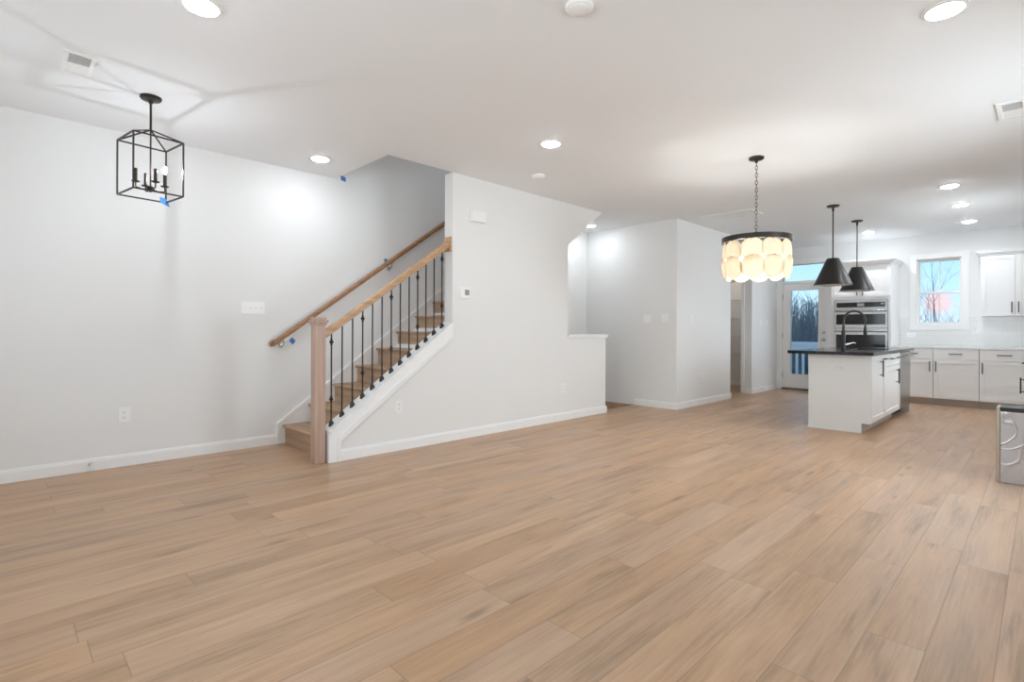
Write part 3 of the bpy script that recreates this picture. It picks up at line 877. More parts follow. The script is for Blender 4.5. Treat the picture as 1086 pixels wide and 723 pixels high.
island_cabinet(7.584, 8.476, 'island cabinet with drawer and door between full door and dishwasher', False)
dw = thing('dishwasher', 'stainless dishwasher at the far end of the island', 'dishwasher', (8.84, 1.65, 0))
MB().box(8.480, 9.170, 1.38, IY1 - 0.02, 0.10, 0.864).build('body', M['steel'], dw)
dd = MB(T).box(8.484, 9.166, -0.024, 0.030, 0.115, 0.860).build('door', M['steel'], dw, bevel=0.004)
hb = MB(T).tube([(8.52, 0.068, 0.80), (9.13, 0.068, 0.80)], 0.011, 10)
for x in (8.56, 9.09): hb.box(x - 0.008, x + 0.008, 0.028, 0.066, 0.792, 0.808)
hb.build('handle', M['steel'], dd, smooth=True)
MB().box(8.480, 9.170, 1.44, 1.46, 0, 0.10).build('toe_kick', M['black'], dw)
fp = MB().box(9.174, IX1, IY0 - 0.02, IY1 - 0.02, 0, 0.866)
fp.build('far_end_panel', M['island'], ip)

# dark island top with a sink cut-out
CX0, CX1, CY0, CY1 = 6.765, 9.30, 1.300, 2.165
SX0, SX1, SY0, SY1 = 7.62, 8.38, 1.405, 1.795
it = MB()
for p in ((CX0, SX0, CY0, CY1), (SX1, CX1, CY0, CY1), (SX0, SX1, CY0, SY0), (SX0, SX1, SY1, CY1)):
    it.box(*p, 0.867, 0.903)
tag(it.build('island_countertop', M['granite'], org=(8.0, 1.73, 0.867)), 'dark polished stone countertop of the kitchen island', 'countertop')
sk_ = MB()
for p in ((SX0, SX0 + 0.012, SY0, SY1), (SX1 - 0.012, SX1, SY0, SY1), (SX0 + 0.012, SX1 - 0.012, SY0, SY0 + 0.012), (SX0 + 0.012, SX1 - 0.012, SY1 - 0.012, SY1)):
    sk_.box(*p, 0.66, 0.898)
sk_.box(SX0, SX1, SY0, SY1, 0.65, 0.66)
tag(sk_.build('sink', M['gunmetal'], org=(8.0, 1.6, 0.65)), 'undermount sink set into the dark island countertop', 'sink')

fx, fy = 7.90, 1.848
fc = thing('faucet', 'dark spring neck kitchen faucet standing on the island countertop', 'faucet', (fx, fy, 0.903))
MB().lathe([(0.030, 0.903), (0.030, 0.915), (0.024, 0.922), (0.024, 1.13), (0.020, 1.14), (0.016, 1.16), (0.016, 1.21)], (fx, fy, 0), 20).build('body', M['black'], fc, smooth=True)
# the neck arches forward over the sink
nd = Vector((0.12, -0.20, 0)).normalized()
pth = []
rad = 0.125
for i in range(25):
    a = math.pi * i / 24
    c = Vector((fx, fy, 1.262)) + nd * (rad - rad * math.cos(a)) + Vector((0, 0, rad * 1.1 * math.sin(a)))
    pth.append(c)
pth = [Vector((fx, fy, 1.15))] + pth + [pth[-1] + Vector((0, 0, -0.06))]
MB().tube(pth, 0.008, 10).build('neck', M['gunmetal'], fc, smooth=True)
# coil around the neck
coil = []
lens = [0.0]
for i in range(1, len(pth)): lens.append(lens[-1] + (pth[i] - pth[i - 1]).length)
turns = 44; sub = 8
for k in range(turns * sub + 1):
    s_ = lens[-1] * k / (turns * sub)
    j = max(i for i in range(len(pth)) if lens[i] <= s_ + 1e-9); j = min(j, len(pth) - 2)
    f_ = (s_ - lens[j]) / max(lens[j + 1] - lens[j], 1e-9)
    p = pth[j].lerp(pth[j + 1], f_); t_ = (pth[j + 1] - pth[j]).normalized()
    n1 = nd.cross(Vector((0, 0, 1))); n2 = t_.cross(n1).normalized()
    a = 2 * math.pi * k / sub
    coil.append(p + (n1 * math.cos(a) + n2 * math.sin(a)) * 0.0145)
MB().tube(coil, 0.0028, 5).build('spring', M['gunmetal'], fc, smooth=True)
hp = pth[-1]
MB().lathe([(0.012, 0.0), (0.016, -0.02), (0.020, -0.06), (0.022, -0.10), (0.018, -0.112)], hp, 16).build('spray_head', M['black'], fc, smooth=True)
lv = MB().tube([Vector((fx, fy, 0.955)), Vector((fx + 0.05, fy - 0.035, 0.965)), Vector((fx + 0.115, fy - 0.085, 0.985)), Vector((fx + 0.145, fy - 0.105, 0.975))], [0.013, 0.011, 0.007, 0.005], 10)
lv.build('lever', M['chrome'], fc, smooth=True)
tag(MB().lathe([(0.022, 0.903), (0.022, 0.912), (0.013, 0.918), (0.013, 0.945), (0.016, 0.950), (0.014, 0.962), (1e-6, 0.965)], (8.06, 1.842, 0), 16).build('soap_dispenser', M['black'], smooth=True, org=(8.06, 1.842, 0.903)),
    'small dark soap dispenser beside the kitchen faucet', 'soap dispenser')

# low stainless unit at the right edge of the picture
su = thing('steel_appliance', 'low stainless steel appliance with wrinkled film at the right edge', 'appliance', (5.5, -0.05, 0))
sy_ = 0.255
MB().box(5.375, 5.615, -0.33, sy_ - 0.02, 0.0, 0.538).build('front', M['steelfilm'], su, bevel=0.006)
MB().box(5.372, 5.620, sy_ - 0.020, sy_, 0.0, 0.562).build('edge_strip', M['edgereflect'], su, bevel=0.004)
MB().box(5.377, 5.613, -0.330, sy_ - 0.021, 0.538, 0.566).build('top_cap', M['black'], su)

# pantry shelves
for z, w_ in ((1.76, 'topmost wire shelf in the pantry'), (1.405, 'second wire shelf from the top in the pantry'), (1.035, 'third wire shelf from the top in the pantry'), (0.68, 'lowest wire shelf in the pantry')):
    t = thing('wire_shelf', w_ + ', on its back wall', 'shelf', (10.82, 4.55, z), 'wire shelves in the pantry')
    f_ = MB()
    for x in (10.62, 10.985): f_.tube([(x, 3.84, z), (x, 5.29, z)], 0.004, 6)
    f_.tube([(10.62, 3.84, z - 0.03), (10.62, 5.29, z - 0.03)], 0.004, 6)
    f_.build('rail', M['wire'], t)
    f_ = MB()
    for k in range(57):
        y = 3.85 + k * 0.0254
        f_.box(10.62, 10.985, y - 0.0015, y + 0.0015, z + 0.002, z + 0.005)
        f_.box(10.618, 10.622, y - 0.0015, y + 0.0015, z - 0.03, z + 0.002)
    f_.build('wire_deck', M['wire'], t)
    for y in (4.2, 5.0):
        MB().tube([(10.625, y, z - 0.03), (10.998, y, z - 0.30)], 0.004, 6).build('brace', M['wire'], t)

# ---------------------------------------------------------------- lamps
# cage lantern near the left wall
LX, LY, LR = 0.746, 4.362, R(9)
ln_ = thing('cage_lantern', 'dark bronze open cage lantern hanging near the left wall', 'pendant light', (LX, LY, H_CEIL))
MB().lathe([(0.065, H_CEIL), (0.065, H_CEIL - 0.012), (0.058, H_CEIL - 0.020), (0.016, H_CEIL - 0.026), (0.012, H_CEIL - 0.045), (1e-6, H_CEIL - 0.046)], (LX, LY, 0), 28).build('canopy', M['bronze'], ln_, smooth=True)
MB().tube([(LX, LY, H_CEIL - 0.04), (LX, LY, 2.515)], 0.0075, 10).build('downrod', M['bronze'], ln_, smooth=True)
cg = MB()
zt_, zb_, hs_ = 2.430, 2.056, 0.149
cs = []
for a, c in ((-1, -1), (1, -1), (1, 1), (-1, 1)):
    cs.append((LX + hs_ * (a * math.cos(LR) - c * math.sin(LR)), LY + hs_ * (a * math.sin(LR) + c * math.cos(LR))))
apex = (LX, LY, 2.512)
rot_up = None
for i in range(4):
    p, q = cs[i], cs[(i + 1) % 4]
    cg.bar((*p, zb_), (*p, zt_), 0.009, up=(math.cos(LR), math.sin(LR), 0))
    cg.bar((*p, zt_), (*q, zt_), 0.009); cg.bar((*p, zb_), (*q, zb_), 0.009)
    cg.bar((*p, zt_), apex, 0.008)
cg.build('cage', M['bronze'], ln_)
ce_ = MB()
ce_.tube([(LX, LY, 2.515), (LX, LY, 2.105)], 0.005, 8)
ce_.lathe([(0.006, 2.125), (0.022, 2.112), (0.024, 2.098), (0.014, 2.088), (0.006, 2.080), (1e-6, 2.076)], (LX, LY, 0), 16)
ce_.build('stem', M['bronze'], ln_, smooth=True)
for k in range(4):
    a = LR + k * math.pi / 2
    px, py = LX + 0.088 * math.cos(a), LY + 0.088 * math.sin(a)
    c = MB()
    c.tube([(LX, LY, 2.100), (LX + 0.05 * math.cos(a), LY + 0.05 * math.sin(a), 2.092), (px, py, 2.100), (px, py, 2.130)], 0.0045, 8)
    c.lathe([(0.006, 2.128), (0.024, 2.134), (0.026, 2.139), (0.006, 2.141)], (px, py, 0), 16)
    c.lathe([(0.0105, 2.138), (0.0105, 2.222), (0.008, 2.226)], (px, py, 0), 12)
    cn = c.build('candle_arm', M['bronze'], ln_, smooth=True)
    if k == 0:
        MB().lathe([(0.006, 2.222), (0.008, 2.235), (0.0115, 2.250), (0.011, 2.262), (0.006, 2.274), (1e-6, 2.282)], (px, py, 0), 14).build('bulb', M['bulb'], cn, smooth=True)
tp = MB()
q0, q1 = cs[2], cs[1]
# scrap of tape wrapped over the lower bar below the lit candle
def tape(name, pts, label, th=(0, -0.0015, 0)):
    mb = MB()
    vs = [Vector(p) for p in pts]; n = len(vs)
    mb.add(vs + [p + Vector(th) for p in vs], [tuple(range(n)), tuple(range(2 * n - 1, n - 1, -1))] + [(i, (i + 1) % n, (i + 1) % n + n, i + n) for i in range(n)])
    return tag(mb.build(name, M['tape'], org=pts[0]), label, 'tape')
cD = Vector((*cs[2], zb_))
eA = (Vector((*cs[3], zb_)) - cD).normalized()
o_ = Vector((0.003, -0.0065, 0))
tape('masking_tape', [cD + o_ + eA * 0.012 + Vector((0, 0, 0.030)), cD + o_ + eA * 0.044 + Vector((0, 0, 0.034)), cD + o_ + eA * 0.042 + Vector((0, 0, -0.002)),
                      cD + o_ + eA * 0.020 + Vector((0, 0, -0.016)), cD + o_ - eA * 0.022 + Vector((0, 0, -0.030)), cD + o_ - eA * 0.014 + Vector((0, 0, -0.006))],
     'scrap of blue tape on the lower frame of the cage lantern')
yt = YL - 0.0005
tape('masking_tape', [(2.610, yt, 2.785), (2.668, yt, 2.770), (2.665, yt, 2.722), (2.612, yt, 2.735)], 'blue tape piece under the corner of the stairwell opening')
tape('masking_tape', [(3.145, yt, 1.945), (3.185, yt, 1.940), (3.178, yt, 1.905), (3.140, yt, 1.908)], 'small blue tape piece just above the wall handrail halfway up')
tape('masking_tape', [(2.100, yt, 1.050), (2.135, yt, 1.010), (2.105, yt, 0.975), (2.068, yt, 1.018)], 'blue tape piece below the lower end of the wall handrail')

# disc chandelier
CHX, CHY = 5.004, 1.876
ch = thing('chandelier', 'round chandelier of overlapping pale stone discs on a dark ring', 'chandelier', (CHX, CHY, H_CEIL))
MB().lathe([(0.066, H_CEIL), (0.066, H_CEIL - 0.014), (0.058, H_CEIL - 0.022), (0.014, H_CEIL - 0.028), (0.010, H_CEIL - 0.05), (1e-6, H_CEIL - 0.052)], (CHX, CHY, 0), 28).build('canopy', M['bronze'], ch, smooth=True)
cn = MB()
z = H_CEIL - 0.04; k = 0
while z > 2.06:
    a = k * math.pi / 2 + 0.4
    d_ = Vector((math.cos(a), math.sin(a), 0))
    loop = []
    for i in range(13):
        th = 2 * math.pi * i / 12
        loop.append(Vector((CHX, CHY, z - 0.021)) + d_ * 0.0095 * math.cos(th) + Vector((0, 0, 0.021 * math.sin(th))))
    cn.tube(loop, 0.0026, 6, cap=False)
    z -= 0.0345; k += 1
cn.build('chain', M['bronze'], ch, smooth=True)
zr0, zr1, rr = 1.952, 1.998, 0.298
rg = MB()
rg.lathe([(rr, zr0), (rr, zr1), (rr - 0.012, zr1), (rr - 0.012, zr0)], (CHX, CHY, 0), 64, close=True)
rg.build('ring', M['bronze'], ch, smooth=True)
sp_ = MB()
for k in range(3):
    a = k * math.pi / 3 + 0.5
    sp_.tube([(CHX - (rr - .01) * math.cos(a), CHY - (rr - .01) * math.sin(a), 1.985), (CHX + (rr - .01) * math.cos(a), CHY + (rr - .01) * math.sin(a), 1.985)], 0.006, 8)
sp_.lathe([(1e-6, 2.055), (0.012, 2.05), (0.018, 2.02), (0.03, 1.99), (0.03, 1.96), (0.012, 1.94), (0.010, 1.90), (0.022, 1.89), (0.022, 1.87), (1e-6, 1.865)], (CHX, CHY, 0), 16)
sp_.build('spokes', M['bronze'], ch, smooth=True)
ND = 10
def disc(a, r, z, tilt, rad):
    mb = MB()
    nrm = Vector((math.cos(a), math.sin(a), 0)); tg = Vector((-math.sin(a), math.cos(a), 0))
    upv = (Vector((0, 0, 1)) * math.cos(tilt) + nrm * math.sin(tilt)).normalized()
    n2 = tg.cross(upv).normalized()
    if n2.dot(nrm) < 0: n2 = -n2
    c = Vector((CHX, CHY, z)) + nrm * r
    vs = []; seg = 28
    prof = [(0.0, 0.006), (0.75, 0.006), (0.95, 0.005), (1.0, 0.0), (0.95, -0.005), (0.75, -0.006), (0.0, -0.006)]
    fs = []
    for j, (pr_, hh) in enumerate(prof):
        for i in range(seg):
            th = 2 * math.pi * i / seg
            wob = 1 + 0.02 * math.sin(3 * th + a * 5)
            rr_ = max(pr_, 1e-5) * rad * wob
            vs.append(c + tg * rr_ * math.cos(th) + upv * rr_ * math.sin(th) + n2 * hh)
    for j in range(len(prof) - 1):
        for i in range(seg):
            p, q = j * seg + i, j * seg + (i + 1) % seg
            fs.append((p, q, q + seg, p + seg))
    mb.add(vs, fs)
    d = mb.build('stone_disc', M['alabaster'], ch, smooth=True)
    # small hook at the top of the disc
    return d, c + upv * (rad - 0.012), n2
A0 = R(45.56 + 180 - 21.5 - 11)
for k in range(ND):
    a = A0 + 2 * math.pi * k / ND
    d, p, n2 = disc(a, rr - 0.022, 1.856, R(-2), 0.104)
    MB().tube([p + n2 * -0.010, p + n2 * 0.012, p + n2 * 0.012 + Vector((0, 0, 0.02))], 0.003, 6).build('hook', M['bronze'], d)
for k in range(ND):
    a = A0 + 2 * math.pi * (k + 0.04) / ND
    d, p, n2 = disc(a, rr - 0.020, 1.708, R(8), 0.106)
    MB().tube([p + n2 * -0.010, p + n2 * 0.010], 0.004, 6).build('hook', M['bronze'], d)
for k in range(4):
    a = k * math.pi / 2 + 0.3
    p = (CHX + 0.11 * math.cos(a), CHY + 0.11 * math.sin(a))
    ar = MB()
    ar.tube([(CHX, CHY, 1.885), (*p, 1.885), (*p, 1.86)], 0.006, 8)
    ar.lathe([(0.014, 1.865), (0.014, 1.825), (1e-6, 1.823)], (*p, 0), 12)
    arm = ar.build('lamp_arm', M['bronze'], ch, smooth=True)
    MB().sphere((*p, 1.798), 0.028, 14, 10).build('bulb', M['warmbulb'], arm, smooth=True)

# cone pendants over the island
def pendant(px, py, label):
    t = thing('cone_pendant', label, 'pendant light', (px, py, H_CEIL), 'cone pendants over the island')
    MB().lathe([(0.072, H_CEIL), (0.072, H_CEIL - 0.010), (0.066, H_CEIL - 0.018), (0.014, H_CEIL - 0.024), (0.012, H_CEIL - 0.07), (0.007, H_CEIL - 0.075)], (px, py, 0), 28).build('canopy', M['black'], t, smooth=True)
    MB().tube([(px, py, H_CEIL - 0.07), (px, py, 2.07)], 0.0075, 10).build('downrod', M['bronze'], t, smooth=True)
    s_ = MB().lathe([(1e-6, 2.068), (0.066, 2.064), (0.072, 2.056), (0.218, 1.722), (0.2155, 1.722), (0.070, 2.052), (1e-6, 2.056)], (px, py, 0), 48).build('shade', M['black'], t, smooth=True)
    MB().lathe([(0.214, 1.7225), (0.0685, 2.050), (1e-6, 2.052)], (px, py, 0), 48).build('lining', M['shadewhite'], s_, smooth=True)
    so = MB().lathe([(0.02, 2.05), (0.02, 1.97), (1e-6, 1.968)], (px, py, 0), 16).build('socket', M['black'], t, smooth=True)
    MB().sphere((px, py, 1.925), 0.04, 16, 12).build('bulb', M['pendbulb'], so, smooth=True)
pendant(7.606, 1.900, 'black cone pendant over the near half of the island')
pendant(8.883, 1.912, 'black cone pendant over the far half of the island')

# recessed ceiling lights
def downlight(px, py, label, m='downlight'):
    t = thing('recessed_light', label, 'ceiling light', (px, py, H_CEIL), 'recessed ceiling lights')
    MB().lathe([(0.096, H_CEIL), (0.094, H_CEIL - 0.006), (0.078, H_CEIL - 0.010), (0.074, H_CEIL - 0.004), (0.074, H_CEIL)], (px, py, 0), 36).build('trim_ring', M['plastic'], t, smooth=True)
    MB().lathe([(1e-6, H_CEIL - 0.022), (0.030, H_CEIL - 0.0205), (0.054, H_CEIL - 0.016), (0.068, H_CEIL - 0.009), (0.074, H_CEIL - 0.003), (1e-6, H_CEIL - 0.003)], (px, py, 0), 36).build('lens', M[m], t)
downlight(0.714, 2.947, 'recessed ceiling light cut by the top edge above the cage lantern')
downlight(3.364, 0.354, 'large looking recessed light high in the top right corner')
downlight(2.151, 4.788, 'recessed ceiling light just in front of the stairwell opening')
downlight(3.384, 2.985, 'recessed ceiling light in mid ceiling near the smaller smoke alarm')
downlight(6.459, 4.884, 'recessed light beside the sloped soffit over the basement steps')
downlight(7.464, 0.739, 'recessed light nearest the camera in the row of three leading to window', 'downlight_kitchen')
downlight(8.669, 0.748, 'middle recessed light in the row of three leading to the window', 'downlight_kitchen')
downlight(10.045, 0.772, 'recessed light closest to the kitchen window, last of the row of three', 'downlight_kitchen')
downlight(10.067, 2.010, 'recessed ceiling light in front of the oven tower beyond the pendants', 'downlight_kitchen')

# smoke alarms
for (px, py, r_, lb) in ((2.047, 1.621, 0.068, 'round white smoke alarm cut by the top edge of the photo'), (3.996, 3.693, 0.068, 'small round white smoke alarm beyond the mid ceiling light')):
    t = thing('smoke_alarm', lb, 'smoke alarm', (px, py, H_CEIL))
    MB().lathe([(r_, H_CEIL), (r_, H_CEIL - 0.012), (r_ * 0.93, H_CEIL - 0.018), (r_ * 0.80, H_CEIL - 0.020)], (px, py, 0), 32).build('base', M['plastic'], t, smooth=True)
    MB().lathe([(r_ * 0.78, H_CEIL - 0.018), (r_ * 0.76, H_CEIL - 0.024), (r_ * 0.7, H_CEIL - 0.027), (1e-6, H_CEIL - 0.028)], (px, py, 0), 32).build('cover', M['plastic'], t, smooth=True)

# ceiling registers
def register(x0, x1, y0, y1, label, bank, split_axis, dark_first=True):
    """white register with two louvre banks tilted opposite ways over a dark duct"""
    t = thing('ceiling_vent', label, 'vent', ((x0 + x1) / 2, (y0 + y1) / 2, H_CEIL))
    f_ = MB(); w_ = bank; z0, z1 = H_CEIL - 0.010, H_CEIL
    f_.box(x0, x0 + w_, y0, y1, z0, z1); f_.box(x1 - w_, x1, y0, y1, z0, z1)
    f_.box(x0 + w_, x1 - w_, y0, y0 + w_, z0, z1); f_.box(x0 + w_, x1 - w_, y1 - w_, y1, z0, z1)
    xa, xb, ya_, yb_ = x0 + w_, x1 - w_, y0 + w_, y1 - w_
    if split_axis == 'Y':
        ym = (ya_ + yb_) / 2; f_.box(xa, xb, ym - 0.004, ym + 0.004, z0 + 0.001, z1 - 0.001)
    else:
        xm = (xa + xb) / 2; f_.box(xm - 0.004, xm + 0.004, ya_, yb_, z0 + 0.001, z1 - 0.001)
    f_.build('frame', M['plastic'], t, bevel=0.002)
    MB().box(xa, xb, ya_, yb_, H_CEIL - 0.0015, H_CEIL - 0.0005).build('duct', M['ventdark'], t)
    n = 7
    sl_ = MB()
    if split_axis == 'Y':
        a0_, a1_ = ((ym + 0.004), yb_) if dark_first else (ya_, ym - 0.004)
        for i in range(n):
            c = a0_ + (a1_ - a0_) * (i + 0.5) / n
            sl_.box(xa, xb, c - (a1_ - a0_) / n * 0.46, c + (a1_ - a0_) / n * 0.42, z0 + 0.002, z0 + 0.004)
        b0_, b1_ = (ya_, ym - 0.004) if dark_first else ((ym + 0.004), yb_)
        for i in range(n):
            c = b0_ + (b1_ - b0_) * (i + 0.5) / n
            sl_.box(xa, xb, c - 0.0008, c + 0.0008, z0 + 0.002, z1 - 0.002)
    else:
        a0_, a1_ = ((xm + 0.004), xb) if dark_first else (xa, xm - 0.004)
        for i in range(n):
            c = a0_ + (a1_ - a0_) * (i + 0.5) / n
            sl_.box(c - (a1_ - a0_) / n * 0.46, c + (a1_ - a0_) / n * 0.42, ya_, yb_, z0 + 0.002, z0 + 0.004)
        b0_, b1_ = (xa, xm - 0.004) if dark_first else ((xm + 0.004), xb)
        for i in range(n):
            c = b0_ + (b1_ - b0_) * (i + 0.5) / n
            sl_.box(c - 0.0008, c + 0.0008, ya_, yb_, z0 + 0.002, z1 - 0.002)
    sl_.build('louvers', M['plastic'], t)
register(0.262, 0.410, 3.955, 4.290, 'white ceiling vent near the cage lantern', 0.022, 'Y')
register(5.02, 5.42, 0.085, 0.250, 'white ceiling vent cut by the right edge of the photo', 0.030, 'X')
register(9.72, 9.87, 0.80, 1.28, 'white ceiling vent in the kitchen ceiling near the window', 0.025, 'X')
# large return grille in front of the pantry
t = thing('return_grille', 'large white return air grille in the ceiling before the pantry', 'vent', (7.25, 3.07, H_CEIL))
f_ = MB()
gx0, gx1, gy0_, gy1_ = 7.04, 7.44, 2.695, 3.44
for p in ((gx0, gx0 + 0.035, gy0_, gy1_), (gx1 - 0.035, gx1, gy0_, gy1_), (gx0 + 0.035, gx1 - 0.035, gy0_, gy0_ + 0.035), (gx0 + 0.035, gx1 - 0.035, gy1_ - 0.035, gy1_)):
    f_.box(*p, H_CEIL - 0.012, H_CEIL)
f_.build('frame', M['plastic'], t, bevel=0.003)
f_ = MB()
for i in range(18):
    x = gx0 + 0.045 + i * 0.0182
    f_.add([(x, y, H_CEIL - 0.0085) for y in (gy0_ + 0.035, gy1_ - 0.035)] + [(x + 0.019, y, H_CEIL - 0.0065) for y in (gy1_ - 0.035, gy0_ + 0.035)]
           + [(x, y, H_CEIL - 0.0070) for y in (gy0_ + 0.035, gy1_ - 0.035)] + [(x + 0.019, y, H_CEIL - 0.005) for y in (gy1_ - 0.035, gy0_ + 0.035)],
           [(0, 1, 2, 3), (7, 6, 5, 4), (0, 1, 5, 4), (2, 3, 7, 6), (1, 2, 6, 5), (3, 0, 4, 7)])
f_.build('louvers', M['plastic'], t)

# ---------------------------------------------------------------- plates and small wall things
def plate(T, a, c, w, h, label, cat, kind, gangs=1, horiz=False, m='plastic'):
    loc = T(a, 0, c)
    t = thing({'switch': 'light_switch', 'outlet': 'wall_outlet'}[kind], label, cat, loc)
    MB(T).box(a - w / 2, a + w / 2, 0.0, 0.006, c - h / 2, c + h / 2).build('cover_plate', M[m], t, bevel=0.002)
    if kind == 'switch':
        for g in range(gangs):
            ga = a + (g - (gangs - 1) / 2) * 0.046
            m_ = MB(T)
            m_.box(ga - 0.005, ga + 0.005, 0.006, 0.007, c - 0.012, c + 0.012)
            m_.add([(ga + s * 0.004, b, c + d) for s in (-1, 1) for b, d in ((0.006, -0.006), (0.006, 0.008), (0.016, 0.010), (0.015, 0.004))],
                   [(0, 1, 2, 3), (7, 6, 5, 4)] + [(i, (i + 1) % 4, (i + 1) % 4 + 4, i + 4) for i in range(4)])
            m_.build('toggle', M[m], t)
    else:
        for d in (-0.021, 0.021):
            ca, cc = (a + d, c) if horiz else (a, c + d)
            rc = MB(T).box(ca - 0.016, ca + 0.016, 0.006, 0.008, cc - 0.014, cc + 0.014).build('receptacle', M[m], t, bevel=0.002)
            s_ = MB(T)
            s_.box(ca - 0.008, ca - 0.0055, 0.008, 0.0086, cc - 0.002, cc + 0.008)
            s_.box(ca + 0.0055, ca + 0.008, 0.008, 0.0086, cc - 0.002, cc + 0.008)
            s_.box(ca - 0.0025, ca + 0.0025, 0.008, 0.0086, cc - 0.010, cc - 0.005)
            s_.build('slots', M['slot'], rc)
    return t
TL, TC, TB, TP, TKW = face_y(YL), face_y(YC), face_y(YK), face_y(3.715), face_x(XB - 0.008)
TBL = face_x(XK)
plate(TL, 1.728, 1.332, 0.210, 0.118, 'wide four toggle light switch on the left wall', 'light switch', 'switch', 4)
plate(TL, 0.733, 0.420, 0.076, 0.122, 'outlet low on the left wall below the cage lantern', 'outlet', 'outlet')
plate(TC, 2.672, 0.409, 0.076, 0.122, 'outlet under the sloping stair curb', 'outlet', 'outlet')
plate(TC, 5.045, 0.408, 0.072, 0.120, 'outlet low on stair wall below the knee wall cap', 'outlet', 'outlet')
plate(TBL, 4.165, 1.310, 0.118, 0.120, 'two toggle switch left of its twin above the basement steps', 'light switch', 'switch', 2)
plate(TBL, 3.868, 1.318, 0.118, 0.120, 'two toggle switch nearest the wall block corner', 'light switch', 'switch', 2)
plate(TB, 7.345, 1.308, 0.074, 0.118, 'single toggle switch on the wall block face before the pantry', 'light switch', 'switch', 1)
plate(TB, 7.705, 0.420, 0.074, 0.118, 'outlet low on the wall block face before the pantry', 'outlet', 'outlet')
plate(TP, 10.12, 1.29, 0.118, 0.120, 'two toggle switch between pantry and glass door, on the pantry side', 'light switch', 'switch', 2)
plate(TP, 10.45, 1.29, 0.118, 0.120, 'two toggle switch between pantry and glass door, on the door side', 'light switch', 'switch', 2)
plate(TP, 10.62, 0.37, 0.074, 0.118, 'outlet low on the wall between pantry and glass door', 'outlet', 'outlet')
plate(TKW, 1.58, 1.08, 0.118, 0.074, 'outlet on the tile backsplash left below the window', 'outlet', 'outlet', horiz=True)
plate(TKW, 0.765, 1.16, 0.074, 0.118, 'outlet on the tile backsplash between window and wall cabinet', 'outlet', 'outlet')
plate(face_x(IX0), 1.640, 0.718, 0.120, 0.076, 'outlet on the grey end panel of the island', 'outlet', 'outlet', horiz=True, m='island')
# thermostat and door chime
t = thing('thermostat', 'white thermostat with grey display on the stair wall', 'thermostat', (3.455, YC, 1.515))
MB(TC).box(3.385, 3.525, 0, 0.006, 1.455, 1.575).build('back_plate', M['plastic'], t, bevel=0.002)
tb = MB(TC).box(3.392, 3.518, 0.006, 0.026, 1.462, 1.568).build('body', M['plastic'], t, bevel=0.004)
MB(TC).box(3.445, 3.505, 0.026, 0.027, 1.492, 1.548).build('display', M['display'], tb)
t = thing('door_chime', 'white box of the door chime high on the stair wall', 'door chime', (3.615, YC, 2.33))
MB(TC).box(3.520, 3.720, 0, 0.046, 2.275, 2.390).build('cover', M['plastic'], t, bevel=0.006)
MB(TC).box(3.514, 3.726, 0, 0.012, 2.268, 2.300).build('base', M['plastic'], t, bevel=0.003)
# door stops on the baseboards
def door_stop(T, a, label):
    t = thing('door_stop', label, 'door stop', T(a, 0.016, 0.055))
    MB(T).tube([(a, 0.016, 0.055), (a, 0.020, 0.055)], 0.013, 12).build('base', M['chrome'], t)
    MB(T).tube([(a, 0.020, 0.055), (a, 0.075, 0.052)], 0.006, 10).build('spring', M['chrome'], t)
    MB(T).tube([(a, 0.075, 0.052), (a, 0.090, 0.051)], 0.010, 10).build('tip', M['plastic'], t)
door_stop(TL, 0.515, 'spring door stop on the left wall baseboard')
door_stop(TP, 10.15, 'spring door stop on the baseboard between pantry and glass door')

# ---------------------------------------------------------------- outside
dk = thing('deck', 'timber deck outside the glass door', 'deck', (12.1, 3.2, -0.16))
MB().box(11.16, 12.7, 1.8, 5.0, -0.16, -0.12).build('deck_boards', M['deck'], dk)
MB().box(11.16, 12.7, 1.8, 5.0, -0.36, -0.16).build('joists', M['deck'], dk)
for x, y in ((12.6, 1.9), (12.6, 4.9), (11.3, 1.9), (11.3, 4.9)):
    MB().box(x - 0.07, x + 0.07, y - 0.07, y + 0.07, -3.2, -0.36).build('post', M['deck'], dk)
dr = thing('deck_railing', 'white deck railing seen through the glass door', 'railing', (12.6, 3.4, -0.12))
MB().box(12.55, 12.65, 1.85, 4.95, 0.83, 0.90).build('top_rail', M['rail'], dr, bevel=0.004)
MB().box(12.575, 12.625, 1.85, 4.95, 0.68, 0.83).build('upper_rail', M['rail'], dr)
MB().box(12.575, 12.625, 1.85, 4.95, -0.04, 0.03).build('bottom_rail', M['rail'], dr)
for k in range(24):
    y = 1.95 + k * 0.126
    MB().box(12.58, 12.62, y - 0.02, y + 0.02, 0.03, 0.68).build('baluster', M['rail'], dr)
for y in (1.88, 4.92):
    MB().box(12.55, 12.65, y - 0.05, y + 0.05, -0.12, 0.95).build('post', M['rail'], dr)

struct('ground_outside', MB().box(11.3, 140, -60, 90, -3.4, -3.2), M['earth'])

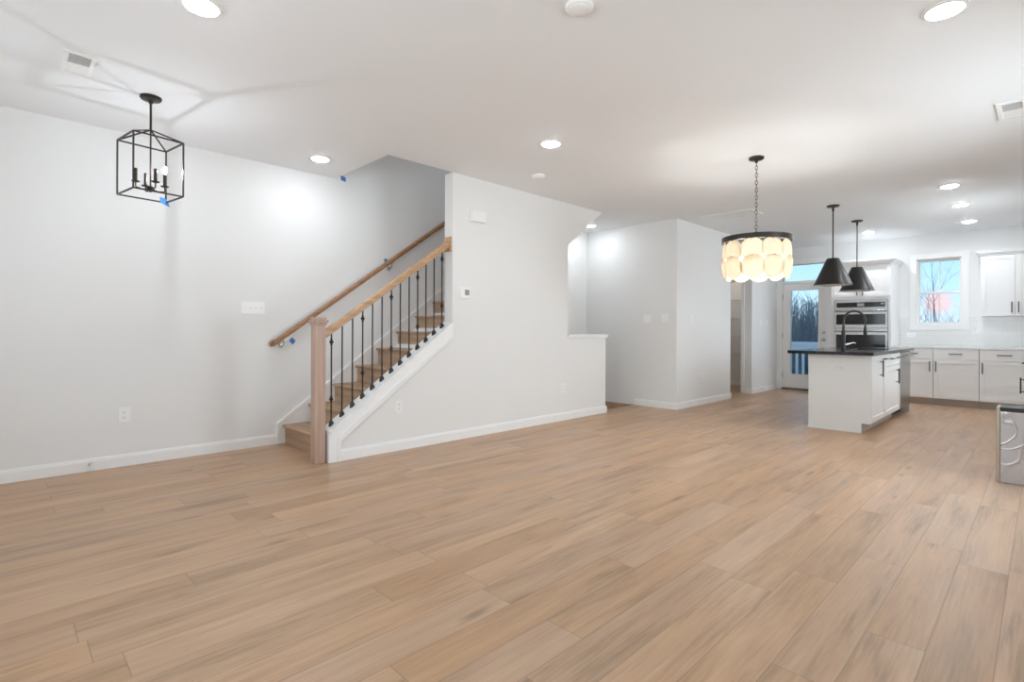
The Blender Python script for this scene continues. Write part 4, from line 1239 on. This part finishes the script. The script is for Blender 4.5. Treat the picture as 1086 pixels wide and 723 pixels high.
def bare_tree(x, y, h, seed, label, group, spread=0.5, r0=None):
    rnd = random.Random(seed)
    t = thing('bare_tree', label, 'tree', (x, y, -3.2), group)
    tr, br = MB(), MB()
    def grow(p, d, ln, r, lev):
        n = 4; path = [p]; q = p.copy(); dd = d.copy()
        for i in range(n):
            dd = (dd + Vector((rnd.uniform(-1, 1), rnd.uniform(-1, 1), rnd.uniform(-0.3, 0.6))) * 0.13).normalized()
            q = q + dd * ln / n; path.append(q.copy())
        r1 = r * 0.62
        (tr if lev == 0 else br).tube(path, [r + (r1 - r) * i / n for i in range(n + 1)], 6 if lev < 2 else 3, cap=lev < 2)
        if lev >= 5 or r < 0.004: return
        nb = (5 if lev == 0 else 3)
        for i in range(nb):
            f0 = 1.0 if i == 0 else rnd.uniform(0.45, 0.98)
            j = min(int(f0 * n), n - 1)
            base = path[j].lerp(path[j + 1], f0 * n - j) if f0 < 1 else path[-1]
            a = rnd.uniform(0, 2 * math.pi)
            side = Vector((math.cos(a), math.sin(a), 0))
            k = (0.15 if i == 0 else rnd.uniform(0.6, 1.1)) * spread * 1.5
            nd_ = (dd + side * k + Vector((0, 0, 0.12))).normalized()
            grow(base, nd_, ln * rnd.uniform(0.60, 0.78), r1 * (0.95 if i == 0 else 0.65), lev + 1)
    grow(Vector((x, y, -3.3)), Vector((rnd.uniform(-.05, .05), rnd.uniform(-.05, .05), 1)).normalized(), h * 0.42, r0 or h * 0.011, 0)
    tr.build('trunk', M['bark'], t)
    br.build('branches', M['bark'], t)
bare_tree(30.0, 3.50, 6.8, 3, 'bare spreading tree in the middle of the kitchen window', None, 0.62, 0.085)
bare_tree(27.0, 2.35, 5.2, 12, 'bare leaning tree at the right of the kitchen window', None, 0.7, 0.075)
gl = 'bare winter tree beyond the deck, seen through the glass door'
for i, (x, y, h) in enumerate(((24, 7.2, 4.8), (25, 8.2, 5.2), (27, 7.7, 5.4), (28, 9.2, 5.0), (30, 9.9, 5.4), (31, 8.6, 5.8), (33, 11.0, 5.6), (34, 9.9, 6.2), (36, 12.2, 5.8), (38, 11.2, 6.4))):
    bare_tree(x, y, h, 40 + i, gl, 'bare trees beyond the deck', 0.5)
# tangle of far brush along the skyline
rnd = random.Random(5)
tb_ = MB()
for i in range(2600):
    y = rnd.uniform(-4, 26); x = rnd.uniform(42, 54)
    hgt = rnd.uniform(2.6, 5.0) * (1.0 if y < 11 else 1.45)
    p = Vector((x, y, -3.3)); q = p + Vector((rnd.uniform(-.6, .6), rnd.uniform(-.6, .6), hgt))
    m1 = p.lerp(q, 0.55) + Vector((rnd.uniform(-.25, .25), rnd.uniform(-.25, .25), 0))
    tb_.tube([p, m1, q], [0.05, 0.04, 0.012], 3, cap=False)
    for k in range(3):
        b0_ = m1.lerp(q, rnd.random()); tb_.tube([b0_, b0_ + Vector((rnd.uniform(-.8, .8), rnd.uniform(-.8, .8), rnd.uniform(.3, 1.0)))], [0.025, 0.008], 3, cap=False)
tag(tb_.build('brush', M['brush'], org=(48, 10, -3.3)), 'tangled bare brush along the skyline outside', 'brush', kind='stuff')
